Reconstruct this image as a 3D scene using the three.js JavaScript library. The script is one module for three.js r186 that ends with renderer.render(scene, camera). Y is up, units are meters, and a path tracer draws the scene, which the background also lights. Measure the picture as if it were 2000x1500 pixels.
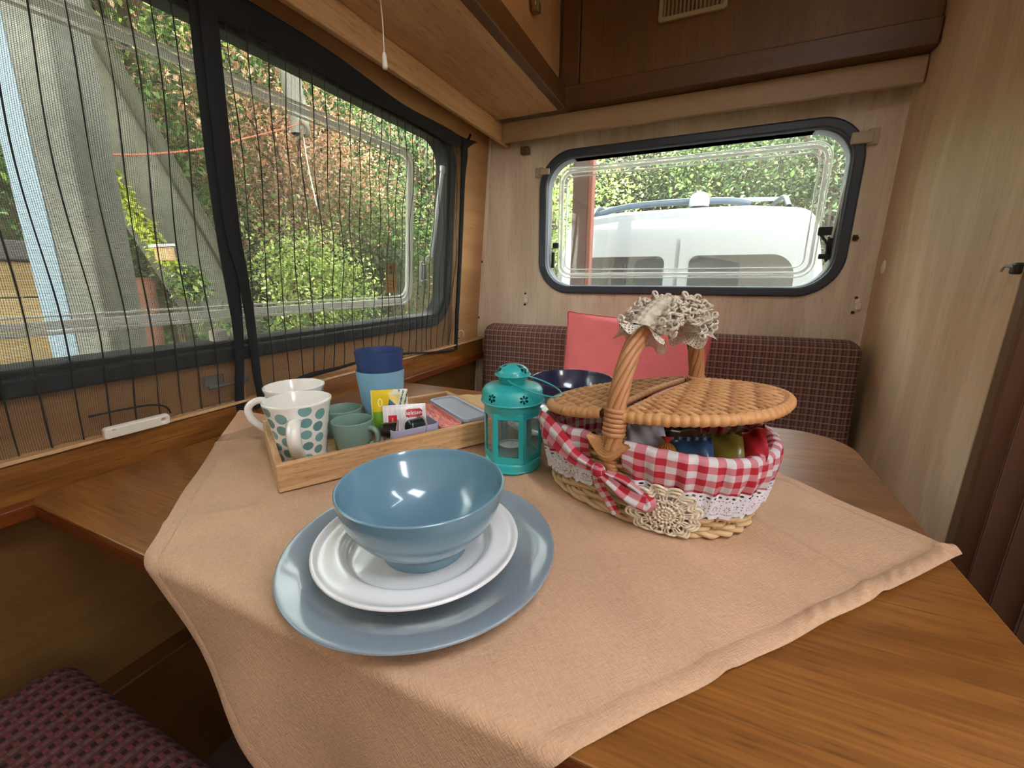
import * as THREE from 'three';
import { RoundedBoxGeometry } from 'three/addons/geometries/RoundedBoxGeometry.js';
import { mergeGeometries, toCreasedNormals, mergeVertices } from 'three/addons/utils/BufferGeometryUtils.js';

// ---------------------------------------------------------------- camera, sky, sun, exposure
const EYE = 1.015, TABLE = 0.72;
const scene = new THREE.Scene();
const camera = new THREE.PerspectiveCamera(2 * Math.atan(750 / 817) * 180 / Math.PI, 4 / 3, 0.02, 200);
{
  const yaw = 24.3 * Math.PI / 180, pit = 14.2 * Math.PI / 180;
  camera.position.set(0, EYE, 0);
  camera.lookAt(-Math.sin(yaw) * Math.cos(pit), EYE - Math.sin(pit), -Math.cos(yaw) * Math.cos(pit));
}
const renderer = new THREE.WebGLRenderer({ antialias: true });
renderer.toneMapping = THREE.LinearToneMapping;
renderer.toneMappingExposure = 10.6;
renderer.shadowMap.enabled = true;
{
  const w = 64, h = 64, d = new Float32Array(w * h * 4);
  for (let j = 0; j < h; j++) {
    const el = (j + 0.5) / h * 2 - 1, k = Math.pow(Math.max(0, 1 - Math.max(0, el)), 3);
    for (let i = 0; i < w; i++) {
      const o = (j * w + i) * 4;
      d[o] = 0.9 + 0.3 * k; d[o + 1] = 0.96 + 0.22 * k; d[o + 2] = 1.06 + 0.06 * k; d[o + 3] = 1;
    }
  }
  const t = new THREE.DataTexture(d, w, h, THREE.RGBAFormat, THREE.FloatType);
  t.mapping = THREE.EquirectangularReflectionMapping; t.magFilter = THREE.LinearFilter; t.needsUpdate = true;
  scene.background = t;
  scene.backgroundIntensity = 1.6;
}
const sun = new THREE.DirectionalLight(new THREE.Color(1, 0.92, 0.78), 9);
sun.position.set(-2.0, 10, 2.2); sun.target.position.set(0, 0, 0); sun.castShadow = true;
sun.shadow.camera.left = sun.shadow.camera.bottom = -12; sun.shadow.camera.right = sun.shadow.camera.top = 12;
sun.shadow.camera.far = 40; sun.shadow.mapSize.set(2048, 2048); sun.shadow.radius = 2;
scene.add(sun, sun.target);

// ---------------------------------------------------------------- helpers
let seed_ = 12345;
const rnd = () => { seed_ = (seed_ * 1664525 + 1013904223) >>> 0; return seed_ / 4294967296; };
const rr = (a, b) => a + (b - a) * rnd();
const V = (x, y, z) => new THREE.Vector3(x, y, z);
const V2 = (x, y) => new THREE.Vector2(x, y);
const PI = Math.PI, sin = Math.sin, cos = Math.cos;
const sm = (a, b, x) => { const t = Math.min(1, Math.max(0, (x - a) / (b - a))); return t * t * (3 - 2 * t); };
const used = {};
const numbered = (n) => { if (used[n] === undefined) { used[n] = 0; return n; } used[n]++; return n + '_' + String(used[n]).padStart(3, '0'); };
function tag(o, label, category, group) { o.userData = { ...o.userData, label, category }; if (group) o.userData.group = group; return o; }
function thing(name, label, category, pos = [0, 0, 0], ry = 0, group) {
  const o = new THREE.Group(); o.name = numbered(name); scene.add(o); o.position.set(...pos); o.rotation.y = ry; return tag(o, label, category, group);
}
function shadow(m) { m.castShadow = m.receiveShadow = true; return m; }
function part(name, geo, mat, parent, label) {
  if (Array.isArray(geo)) geo = merge(geo);
  const m = shadow(new THREE.Mesh(geo, mat)); m.name = parent === scene ? numbered(name) : name; parent.add(m);
  if (label) m.userData.label = label; return m;
}
function struct(name, geo, mat, parent = scene) { const m = part(name, geo, mat, parent); if (parent === scene) m.userData.kind = 'structure'; return m; }
function merge(list) {
  const l = list.map((g) => { let h = g.index ? g.toNonIndexed() : g; for (const k of Object.keys(h.attributes)) if (!['position', 'normal', 'uv'].includes(k)) h.deleteAttribute(k); if (!h.attributes.uv) h.setAttribute('uv', new THREE.BufferAttribute(new Float32Array(h.attributes.position.count * 2), 2)); return h; });
  return l.length === 1 ? l[0] : mergeGeometries(l);
}
// planar uv in metres, grain along axis g ('x','y','z'): v runs along the grain
function uvm(geo, g = 'y', ou = 0, ov = 0) {
  let h = geo.index ? geo.toNonIndexed() : geo; if (!h.attributes.normal) h.computeVertexNormals();
  const p = h.attributes.position, n = h.attributes.normal, uv = new Float32Array(p.count * 2), gi = { x: 0, y: 1, z: 2 }[g];
  for (let i = 0; i < p.count; i += 3) {
    const nn = [0, 0, 0]; for (let k = 0; k < 3; k++) { nn[0] += Math.abs(n.getX(i + k)); nn[1] += Math.abs(n.getY(i + k)); nn[2] += Math.abs(n.getZ(i + k)); }
    const ax = nn[0] >= nn[1] && nn[0] >= nn[2] ? 0 : nn[1] >= nn[2] ? 1 : 2;
    for (let k = 0; k < 3; k++) {
      const c = [p.getX(i + k), p.getY(i + k), p.getZ(i + k)];
      const rest = [0, 1, 2].filter((a) => a !== ax);
      let vi = rest.includes(gi) ? gi : rest[1], ui = rest.find((a) => a !== vi);
      uv[(i + k) * 2] = c[ui] + ou; uv[(i + k) * 2 + 1] = c[vi] + ov;
    }
  }
  h.setAttribute('uv', new THREE.BufferAttribute(uv, 2)); return h;
}
function rbox(w, h, d, x, y, z, r = 0.003, seg = 2) { const g = new RoundedBoxGeometry(w, h, d, seg, Math.min(r, w / 2.01, h / 2.01, d / 2.01)); g.translate(x, y, z); return g; }
// box from bounds
function bb(x0, x1, y0, y1, z0, z1, r = 0.002) { return rbox(x1 - x0, y1 - y0, z1 - z0, (x0 + x1) / 2, (y0 + y1) / 2, (z0 + z1) / 2, r); }
function tube(pts, r, seg = 24, rad = 6, closed = false) {
  const c = new THREE.CatmullRomCurve3(pts.map((p) => Array.isArray(p) ? V(...p) : p), closed);
  if (typeof r === 'number') return new THREE.TubeGeometry(c, seg, r, rad, closed);
  const g = new THREE.TubeGeometry(c, seg, 1, rad, closed), p = g.attributes.position, q = V(0, 0, 0);
  for (let i = 0; i <= seg; i++) { c.getPointAt(i / seg, q); const k = r(i / seg); for (let j = 0; j <= rad; j++) { const n = i * (rad + 1) + j; p.setXYZ(n, q.x + (p.getX(n) - q.x) * k, q.y + (p.getY(n) - q.y) * k, q.z + (p.getZ(n) - q.z) * k); } }
  g.computeVertexNormals(); return g;
}
function lathe(pts, seg = 64) { return new THREE.LatheGeometry(pts.map((p) => V2(Math.max(p[0], 0.00001), p[1])), seg); }
// smooth a lathe profile
function prof(pts, n = 60) { const c = new THREE.SplineCurve(pts.map((p) => V2(p[0], p[1]))); return c.getPoints(n).map((p) => [p.x, p.y]); }
function surf(nu, nv, f, uvf) { // f(u,v) -> [x,y,z]
  const P = [], U = [], I = [];
  for (let j = 0; j <= nv; j++) for (let i = 0; i <= nu; i++) { const u = i / nu, v = j / nv; P.push(...f(u, v)); U.push(...(uvf ? uvf(u, v) : [u, v])); }
  for (let j = 0; j < nv; j++) for (let i = 0; i < nu; i++) { const a = j * (nu + 1) + i, b = a + 1, c = a + nu + 1, d = c + 1; I.push(a, b, d, a, d, c); }
  const g = new THREE.BufferGeometry(); g.setAttribute('position', new THREE.Float32BufferAttribute(P, 3)); g.setAttribute('uv', new THREE.Float32BufferAttribute(U, 2)); g.setIndex(I); g.computeVertexNormals(); return g;
}
function rrShape(x0, y0, x1, y1, r) {
  const s = new THREE.Shape(), R = Array.isArray(r) ? r : [r, r, r, r];
  s.moveTo(x0 + R[0], y0); s.lineTo(x1 - R[1], y0); s.absarc(x1 - R[1], y0 + R[1], R[1], -PI / 2, 0); s.lineTo(x1, y1 - R[2]); s.absarc(x1 - R[2], y1 - R[2], R[2], 0, PI / 2);
  s.lineTo(x0 + R[3], y1); s.absarc(x0 + R[3], y1 - R[3], R[3], PI / 2, PI); s.lineTo(x0, y0 + R[0]); s.absarc(x0 + R[0], y0 + R[0], R[0], PI, PI * 1.5); return s;
}
function ext(shape, depth, bev = 0, seg = 16) { return new THREE.ExtrudeGeometry(shape, { depth: depth - 2 * bev, bevelEnabled: bev > 0, bevelThickness: bev, bevelSize: bev, bevelOffset: -bev, bevelSegments: 2, curveSegments: seg }); }
function ring(x0, y0, x1, y1, r, w, z0, z1, bev = 0.003) {
  const s = rrShape(x0, y0, x1, y1, r); s.holes.push(rrShape(x0 + w, y0 + w, x1 - w, y1 - w, Math.max(0.004, r - w)));
  const g = ext(s, z1 - z0, bev); g.translate(0, 0, z0 + bev); return g;
}
const jit = (geo, a) => { const p = geo.attributes.position; for (let i = 0; i < p.count; i++) { const k = sin(p.getX(i) * 91.7 + p.getY(i) * 47.3 + p.getZ(i) * 63.1) * a; p.setXYZ(i, p.getX(i) + k, p.getY(i) + sin(k * 3e4) * a, p.getZ(i) - k); } return geo; };

// ---------------------------------------------------------------- procedural textures
function hash(x, y, s) { let h = (x * 374761393 + y * 668265263 + s * 2147483647) | 0; h = (h ^ (h >>> 13)) * 1274126177 | 0; return ((h ^ (h >>> 16)) >>> 0) / 4294967296; }
function pn(x, y, px, py, s) { // periodic value noise
  const xi = Math.floor(x), yi = Math.floor(y), fx = x - xi, fy = y - yi, u = fx * fx * (3 - 2 * fx), v = fy * fy * (3 - 2 * fy), m = (a, n) => ((a % n) + n) % n;
  const a = hash(m(xi, px), m(yi, py), s), b = hash(m(xi + 1, px), m(yi, py), s), c = hash(m(xi, px), m(yi + 1, py), s), d = hash(m(xi + 1, px), m(yi + 1, py), s);
  return a + (b - a) * u + (c - a) * v + (a - b - c + d) * u * v;
}
function tex(w, h, f, { srgb = true, repeat = [1, 1] } = {}) {
  const d = new Uint8Array(w * h * 4);
  for (let j = 0; j < h; j++) for (let i = 0; i < w; i++) { const c = f(i / w, j / h, i, j), o = (j * w + i) * 4; d[o] = Math.max(0, Math.min(255, c[0])); d[o + 1] = Math.max(0, Math.min(255, c[1])); d[o + 2] = Math.max(0, Math.min(255, c[2])); d[o + 3] = c[3] === undefined ? 255 : c[3]; }
  const t = new THREE.DataTexture(d, w, h); t.wrapS = t.wrapT = THREE.RepeatWrapping; t.magFilter = THREE.LinearFilter; t.minFilter = THREE.LinearMipmapLinearFilter; t.generateMipmaps = true;
  if (srgb) t.colorSpace = THREE.SRGBColorSpace; t.repeat.set(...repeat); t.needsUpdate = true; return t;
}
function canvasTex(w, h, draw) {
  const c = document.createElement('canvas'); c.width = w; c.height = h; draw(c.getContext('2d'), w, h);
  const t = new THREE.CanvasTexture(c); t.colorSpace = THREE.SRGBColorSpace; t.wrapS = t.wrapT = THREE.RepeatWrapping; return t;
}
const mix = (a, b, t) => [a[0] + (b[0] - a[0]) * t, a[1] + (b[1] - a[1]) * t, a[2] + (b[2] - a[2]) * t];
function woodTex(size, c0, c1, s, { rings = 9, fine = 160, pore = 0.3, warp = 0.5, rep = 1, fw = 0.28 } = {}) {
  return tex(size, size, (u, v) => {
    const w = (pn(u * 3, v * 2, 3, 2, s) - 0.5) * warp + (pn(u * 7, v * 3, 7, 3, s + 9) - 0.5) * warp * 0.3;
    const big = pn(u * rings + w * rings * 0.3, v * 2 + w, rings, 2, s + 1), mid = pn(u * rings * 4 + w * 6, v * 3, rings * 4, 3, s + 2), fi = pn(u * fine, v * 6, fine, 6, s + 3), po = pn(u * fine * 1.7, v * 22, Math.round(fine * 1.7), 22, s + 4);
    let t = (0.42 * big + 0.3 * mid + fw * fi) / (0.72 + fw); t = Math.min(1, Math.max(0, (t - 0.25) * 1.9));
    let c = mix(c0, c1, t); const k = 1 - pore * Math.max(0, po - 0.68) * 2.2; return [c[0] * k, c[1] * k, c[2] * k];
  }, { repeat: [rep, rep] });
}
const M = {};
const std = (o) => new THREE.MeshStandardMaterial(o), phy = (o) => new THREE.MeshPhysicalMaterial(o);
const tPale = woodTex(1024, [208, 188, 160], [238, 223, 200], 3, { rings: 7, fine: 130, pore: 0.1, rep: 1.3, fw: 0.12, warp: 0.9 });
const tPanel = woodTex(1024, [214, 180, 144], [242, 213, 180], 17, { rings: 8, fine: 130, pore: 0.1, rep: 1.3, fw: 0.12, warp: 0.9 });
const tTeak = woodTex(1024, [114, 68, 25], [158, 102, 45], 5, { rings: 9, fine: 240, pore: 0.32, warp: 0.9, rep: 1.7 });
const tLocker = woodTex(512, [182, 138, 90], [212, 170, 120], 7, { rings: 7, fine: 120, pore: 0.2, rep: 1.4 });
const tTray = woodTex(512, [186, 140, 92], [222, 184, 138], 11, { rings: 5, fine: 90, pore: 0.25, rep: 4 });
M.pale = std({ map: tPale, roughness: 0.5 });
M.panel = std({ map: tPanel, roughness: 0.45 });
M.teak = std({ map: tTeak, roughness: 0.36 });
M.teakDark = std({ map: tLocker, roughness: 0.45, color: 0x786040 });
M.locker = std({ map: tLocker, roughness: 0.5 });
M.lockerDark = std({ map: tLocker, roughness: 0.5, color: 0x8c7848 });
M.tray = std({ map: tTray, roughness: 0.55 });
M.rubber = std({ color: 0x26292c, roughness: 0.55 });
M.rubberBlue = std({ color: 0x3a4350, roughness: 0.45 });
M.black = std({ color: 0x141414, roughness: 0.5 });
M.hem = std({ color: 0x15171a, roughness: 0.9 });
M.metal = std({ color: 0xc9ccd0, roughness: 0.28, metalness: 1 });
M.whitePlastic = std({ color: 0xe9e2d2, roughness: 0.45 });
M.beigePlastic = std({ color: 0xb8ab8e, roughness: 0.5 });
M.clearPlastic = phy({ color: 0xd8dcd8, roughness: 0.15, transmission: 0.75, thickness: 0 });
M.dark = std({ color: 0x1e1712, roughness: 0.8 });
M.screw = std({ color: 0x4a4030, roughness: 0.4, metalness: 0.7 });
M.pane = phy({ color: 0xf4f7f2, roughness: 0.02, transmission: 0.97, thickness: 0, ior: 1.49 });
M.paneHazy = phy({ color: 0xf4f8f6, roughness: 0.02, transmission: 0.91, thickness: 0, ior: 1.49 });
M.bead = phy({ color: 0xfafaf6, roughness: 0.18, transmission: 0.3, thickness: 0, ior: 1.49 });
{ // netting: threads opaque, cells open
  const a = tex(64, 64, (u, v) => { const x = (u * 8) % 1, y = (v * 8) % 1, k = x < 0.15 || y < 0.15 ? 215 : 8; return [k, k, k]; }, { srgb: false, repeat: [1 / 0.0176, 1 / 0.0176] });
  M.net = std({ color: 0x3a3c38, roughness: 0.9, transparent: true, alphaMap: a, side: THREE.DoubleSide });
}

// ================================================================= THE ROOM
const ZB = -1.62, ZO = 0.46, XE = 3.7, CEIL = 1.96, TH = 0.035;
struct('floor', uvm(bb(-1.1, XE + 0.05, -0.06, 0, ZB - 0.05, ZO + 0.05, 0.001), 'x'), std({ map: woodTex(256, [58, 40, 30], [84, 60, 46], 41, { rings: 6, fine: 60 }), roughness: 0.55 }));
{ // ceiling with two open roof hatches, unseen, added to bring daylight in
  const s = rrShape(-1.1, -(ZO + 0.05), XE + 0.05, -(ZB - 0.05), 0.001); s.holes.push(rrShape(0.45, 0.36, 1.55, 0.95, 0.03)); s.holes.push(rrShape(0.1, -0.36, 0.75, 0.02, 0.03));
  const g = ext(s, 0.05); g.rotateX(-PI / 2); g.translate(0, CEIL, 0); struct('ceiling', uvm(g, 'x'), M.pale);
}
// wall with the long window: leans inwards, everything on it is built in its own frame (u along the wall, v up the slope, w into the room)
const SL = Math.atan(0.091), frameA = new THREE.Matrix4().makeBasis(V(0, 0, -1), V(sin(SL), cos(SL), 0), V(cos(SL), -sin(SL), 0)).setPosition(-0.87, EYE, 0);
const onA = (g) => { g.applyMatrix4(frameA); return g; };
const WA = { u0: -0.30, u1: 1.36, v0: -0.166, v1: 0.47 };
{
  const s = rrShape(-0.52, -1.03, 1.68, 0.97, 0.001); s.holes.push(rrShape(WA.u0 + 0.012, WA.v0 + 0.012, WA.u1 - 0.012, WA.v1 - 0.012, 0.1));
  const g = ext(s, TH); g.translate(0, 0, -TH); struct('wall_front', onA(uvm(g, 'x')), std({ map: tPanel, color: 0xd4bc98, roughness: 0.5 }));
}
{ // wall with the side window
  const s = rrShape(-1.08, -0.01, XE + 0.03, CEIL + 0.02, 0.001); s.holes.push(rrShape(-0.60, EYE - 0.047, 0.366, EYE + 0.441, 0.11));
  const g = ext(s, TH); g.translate(0, 0, ZB - TH); struct('wall_side', uvm(g, 'y'), M.pale);
}
{ // wall behind the camera: unseen half-door opening added for front fill light
  const s = rrShape(-1.08, -0.01, XE + 0.03, CEIL + 0.02, 0.001); s.holes.push(rrShape(1.1, 1.05, 1.8, 1.72, 0.06));
  const g = ext(s, TH); g.translate(0, 0, ZO); struct('wall_back', uvm(g, 'y'), M.pale);
}
{
  const s = rrShape(-(ZO + 0.04), -0.01, -(ZB - 0.04), CEIL + 0.02, 0.001);
  const g = ext(s, TH); g.rotateY(PI / 2); g.translate(XE, 0, 0); struct('wall_end', uvm(g, 'y'), M.pale);
}
{ // partition: side of the wardrobe
  const g = bb(0.455, 0.98, 0.0, CEIL, ZB - 0.01, -0.957, 0.003);
  struct('wall_partition', uvm(g, 'y', 0.3), M.panel);
}
{ // slim cover strips in the corners
  const g = new THREE.CylinderGeometry(0.009, 0.009, 1.5, 12); g.rotateZ(-SL); g.translate(-0.862 + 0.003, EYE + 0.1, ZB + 0.006); struct('trim_1', g, M.pale);
}
// window in the leaning wall
{
  const w = new THREE.Group(); w.name = 'window_1'; w.userData.kind = 'structure'; scene.add(w);
  frameA.decompose(w.position, w.quaternion, w.scale);
  const f1 = ring(WA.u0, WA.v0, WA.u1, WA.v1, 0.11, 0.03, -0.02, 0.014, 0.005), f2 = ring(WA.u0 + 0.02, WA.v0 + 0.02, WA.u1 - 0.02, WA.v1 - 0.02, 0.095, 0.02, -0.045, 0.004, 0.003);
  part('window_frame', [f1, f2], M.rubber, w);
  const p = ext(rrShape(WA.u0 + 0.01, WA.v0 + 0.01, WA.u1 - 0.01, WA.v1 - 0.01, 0.1), 0.003); p.translate(0, 0, -0.06); part('pane', p, M.pane, w);
  const beads = [];
  beads.push(ring(-0.18, -0.092, 1.207, 0.385, 0.05, 0.006, -0.057, -0.048, 0.002), ring(-0.172, -0.084, 1.199, 0.377, 0.045, 0.014, -0.057, -0.051, 0.002), ring(-0.152, -0.064, 1.18, 0.357, 0.04, 0.003, -0.057, -0.047, 0.001));
  part('glazing_bead', beads, M.bead, w);
  // telescopic stay on the right, with its hinge
  part('window_stay', [tube([[1.299, 0.355, -0.003], [1.262, 0.07, -0.014]], 0.007, 4, 10), tube([[1.299, 0.362, -0.003], [1.297, 0.345, -0.002]], 0.01, 3, 12)], std({ color: 0xdadee2, roughness: 0.35, metalness: 0.3 }), w);
  const hinge = part('stay_hinge', [rbox(0.018, 0.05, 0.012, 1.246, 0.02, -0.03, 0.003), rbox(0.008, 0.07, 0.01, 1.233, 0.018, -0.034, 0.002), rbox(0.03, 0.008, 0.012, 1.243, -0.012, -0.028, 0.002)], M.metal, w);
  const kg = new THREE.TorusGeometry(0.009, 0.0045, 10, 20); kg.translate(1.254, 0.06, -0.02); part('knob', kg, M.whitePlastic, hinge);
  // catch at the middle of the sill
  const ct = part('window_catch', [rbox(0.03, 0.046, 0.02, 0.532, -0.126, -0.02, 0.006), rbox(0.022, 0.038, 0.014, 0.562, -0.124, -0.01, 0.006)], M.whitePlastic, w);
  const cb = new THREE.CylinderGeometry(0.006, 0.006, 0.004, 16); cb.rotateX(PI / 2); cb.translate(0.562, -0.122, 0); part('button', cb, M.black, ct);
  // safety sticker
  const tS = canvasTex(128, 256, (c, W, H) => { c.fillStyle = '#b9a26a'; c.fillRect(0, 0, W, H); c.fillStyle = '#a8793a'; c.fillRect(8, 8, W - 16, 100); c.fillStyle = '#3d3a30'; c.beginPath(); c.arc(64, 50, 18, 0, 7); c.fill(); c.fillRect(50, 60, 28, 36); c.fillStyle = '#c98f4a'; c.fillRect(8, 120, W - 16, 124); c.strokeStyle = '#6a5030'; c.lineWidth = 5; c.beginPath(); c.moveTo(24, 150); c.lineTo(100, 165); c.moveTo(24, 180); c.lineTo(100, 195); c.moveTo(30, 215); c.lineTo(96, 225); c.stroke(); });
  const sg = new THREE.PlaneGeometry(0.055, 0.095); sg.translate(1.105, -0.003, -0.055); part('sticker', sg, std({ map: tS, roughness: 0.5, transparent: true, opacity: 0.75 }), w);
}
// window in the side wall
{
  const w = new THREE.Group(); w.name = 'window_2'; w.userData.kind = 'structure'; w.position.set(0, EYE, ZB); scene.add(w);
  part('window_frame', [ring(-0.611, -0.058, 0.378, 0.452, 0.125, 0.03, -0.03, 0.016, 0.006), ring(-0.592, -0.04, 0.358, 0.433, 0.11, 0.012, -0.05, 0.006, 0.003)], M.rubberBlue, w);
  const p = ext(rrShape(-0.6, -0.046, 0.366, 0.44, 0.115), 0.003); p.translate(0, 0, -0.062); part('pane', p, M.paneHazy, w);
  part('glazing_bead', [ring(-0.555, 0.0, 0.312, 0.405, 0.05, 0.005, -0.059, -0.05, 0.002), ring(-0.546, 0.01, 0.303, 0.396, 0.045, 0.01, -0.059, -0.052, 0.002), ring(-0.524, 0.031, 0.282, 0.375, 0.03, 0.004, -0.059, -0.049, 0.0015)], M.bead, w);
  part('inner_rim', ring(-0.582, -0.03, 0.347, 0.424, 0.1, 0.003, -0.045, 0.0, 0.001), std({ color: 0x8d949a, roughness: 0.5 }), w);
  part('window_stay', [tube([[0.352, 0.33, -0.012], [0.338, 0.12, -0.02]], 0.005, 4, 8)], M.metal, w);
  part('stay_hinge', [rbox(0.04, 0.026, 0.016, 0.322, 0.142, -0.036, 0.004), rbox(0.014, 0.07, 0.014, 0.336, 0.09, -0.032, 0.003), rbox(0.034, 0.016, 0.014, 0.33, 0.066, -0.03, 0.003), tube([[0.31, 0.13, -0.03], [0.33, 0.1, -0.024], [0.335, 0.05, -0.03]], 0.004, 10, 8)], M.black, w);
  part('stay_hinge', [rbox(0.012, 0.06, 0.014, -0.568, 0.07, -0.036, 0.003), rbox(0.024, 0.022, 0.014, -0.558, 0.125, -0.036, 0.005)], M.black, w);
}
// rail along the leaning wall where the table hooks on
{
  const t = thing('wall_rail', 'long reddish brown wooden rail along the wall under the wide window', 'rail');
  part('rail_board', uvm(bb(-0.905, -0.868, EYE - 0.325, EYE - 0.255, ZB + 0.01, ZO - 0.01, 0.004), 'z'), M.teak, t);
  part('rail_lip', uvm(bb(-0.868, -0.846, EYE - 0.335, EYE - 0.312, ZB + 0.01, ZO - 0.01, 0.003), 'z'), std({ map: tTeak, color: 0xe0b070, roughness: 0.4 }), t);
  part('rail_ledge', uvm(bb(-0.9, -0.862, EYE - 0.255, EYE - 0.249, ZB + 0.01, ZO - 0.01, 0.002), 'z'), std({ map: tTray, roughness: 0.5 }), t);
}
{ // brown box along the foot of the leaning wall
  const d = ext(rrShape(-0.44, -1.0, 1.6, -0.33, 0.001), 0.006); d.translate(0, 0, -0.001); struct('wall_front_shaded', onA(uvm(d, 'x')), std({ map: tPanel, color: 0x8e7650, roughness: 0.5 }));  // same lining, its shade below the rail put into a darker colour
  const g = uvm(bb(-0.96, -0.885, 0.0, 0.3, ZB + 0.01, ZO - 0.01, 0.004), 'z'); struct('trim_2', g, M.teakDark);
}
// overhead locker above the wide window, its pelmet, the locker over the side window
const LY = EYE + 0.545;
{
  struct('trim_3', uvm(bb(-0.752, -0.735, EYE + 0.482, LY, ZB + 0.005, ZO - 0.005, 0.004), 'z'), M.locker);
  struct('trim_4', uvm(bb(-0.735, 0.452, EYE + 0.48, LY, -1.552, -1.535, 0.004), 'x'), std({ map: tPale, roughness: 0.5, color: 0xb8a488 }));
  const t = thing('overhead_locker', 'long wooden overhead locker above the wide netted window, with a drop latch', 'cupboard');
  part('bottom_panel', uvm(bb(-0.805, -0.49, LY, LY + 0.014, -1.505, ZO - 0.005, 0.001), 'z'), M.locker, t);
  part('front_trim', uvm(bb(-0.512, -0.482, LY - 0.002, LY + 0.06, -1.5, ZO - 0.005, 0.004), 'z'), M.teakDark, t);
  const dg = (z0, z1) => { const d = part('door', uvm(bb(-0.52, -0.504, LY + 0.064, CEIL - 0.02, z0, z1, 0.003), 'y'), std({ map: tPanel, color: 0xc4a47e, roughness: 0.5 }), t); part('door_edge', uvm(bb(-0.519, -0.5, LY + 0.06, LY + 0.07, z0, z1, 0.002), 'z'), std({ map: tTray, roughness: 0.5 }), d); return d; };
  const d1 = dg(-1.49, -0.9); dg(-0.89, -0.2); dg(-0.19, ZO - 0.01);
  part('latch', [rbox(0.012, 0.016, 0.05, -0.494, EYE + 0.755, -1.215, 0.003), rbox(0.016, 0.05, 0.018, -0.492, EYE + 0.725, -1.235, 0.004), rbox(0.022, 0.022, 0.022, -0.489, EYE + 0.7, -1.24, 0.003)], std({ color: 0x8d7550, metalness: 0.8, roughness: 0.4 }), d1, 'small brass coloured drop latch');
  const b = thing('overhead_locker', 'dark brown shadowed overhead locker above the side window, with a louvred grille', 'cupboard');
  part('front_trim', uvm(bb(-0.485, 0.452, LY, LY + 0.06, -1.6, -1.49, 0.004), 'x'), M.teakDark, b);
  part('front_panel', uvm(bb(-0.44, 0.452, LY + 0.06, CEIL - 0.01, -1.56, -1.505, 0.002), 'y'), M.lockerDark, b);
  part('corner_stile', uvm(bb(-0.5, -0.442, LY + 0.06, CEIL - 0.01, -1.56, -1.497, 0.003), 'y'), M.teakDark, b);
  const g = part('grille', ring(-0.206, 0.724, -0.024, 0.86, 0.008, 0.012, -1.506, -1.494, 0.002).translate(0, EYE, 0), std({ color: 0xa08a62, roughness: 0.5 }), b);
  for (let i = 0; i < 15; i++) part('grille_slat', rbox(0.006, 0.112, 0.006, -0.19 + i * 0.0107, EYE + 0.792, -1.501, 0.002), std({ color: 0x8d7854, roughness: 0.5 }), g);
}
{ // pull cord hanging from the locker
  const t = thing('pull_cord', 'thin white pull cord with a small white handle hanging under the overhead locker', 'cord', [-0.62, EYE + 0.4, -0.765]);
  part('string', tube([[0, 0.025, 0], [0.001, 0.08, 0], [-0.002, 0.146, 0.001]], 0.0012, 8, 6), M.whitePlastic, t);
  part('handle', lathe([[0, 0], [0.0045, 0], [0.0052, 0.004], [0.0045, 0.022], [0.003, 0.027], [0, 0.028]], 20), M.whitePlastic, t);
}
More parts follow.
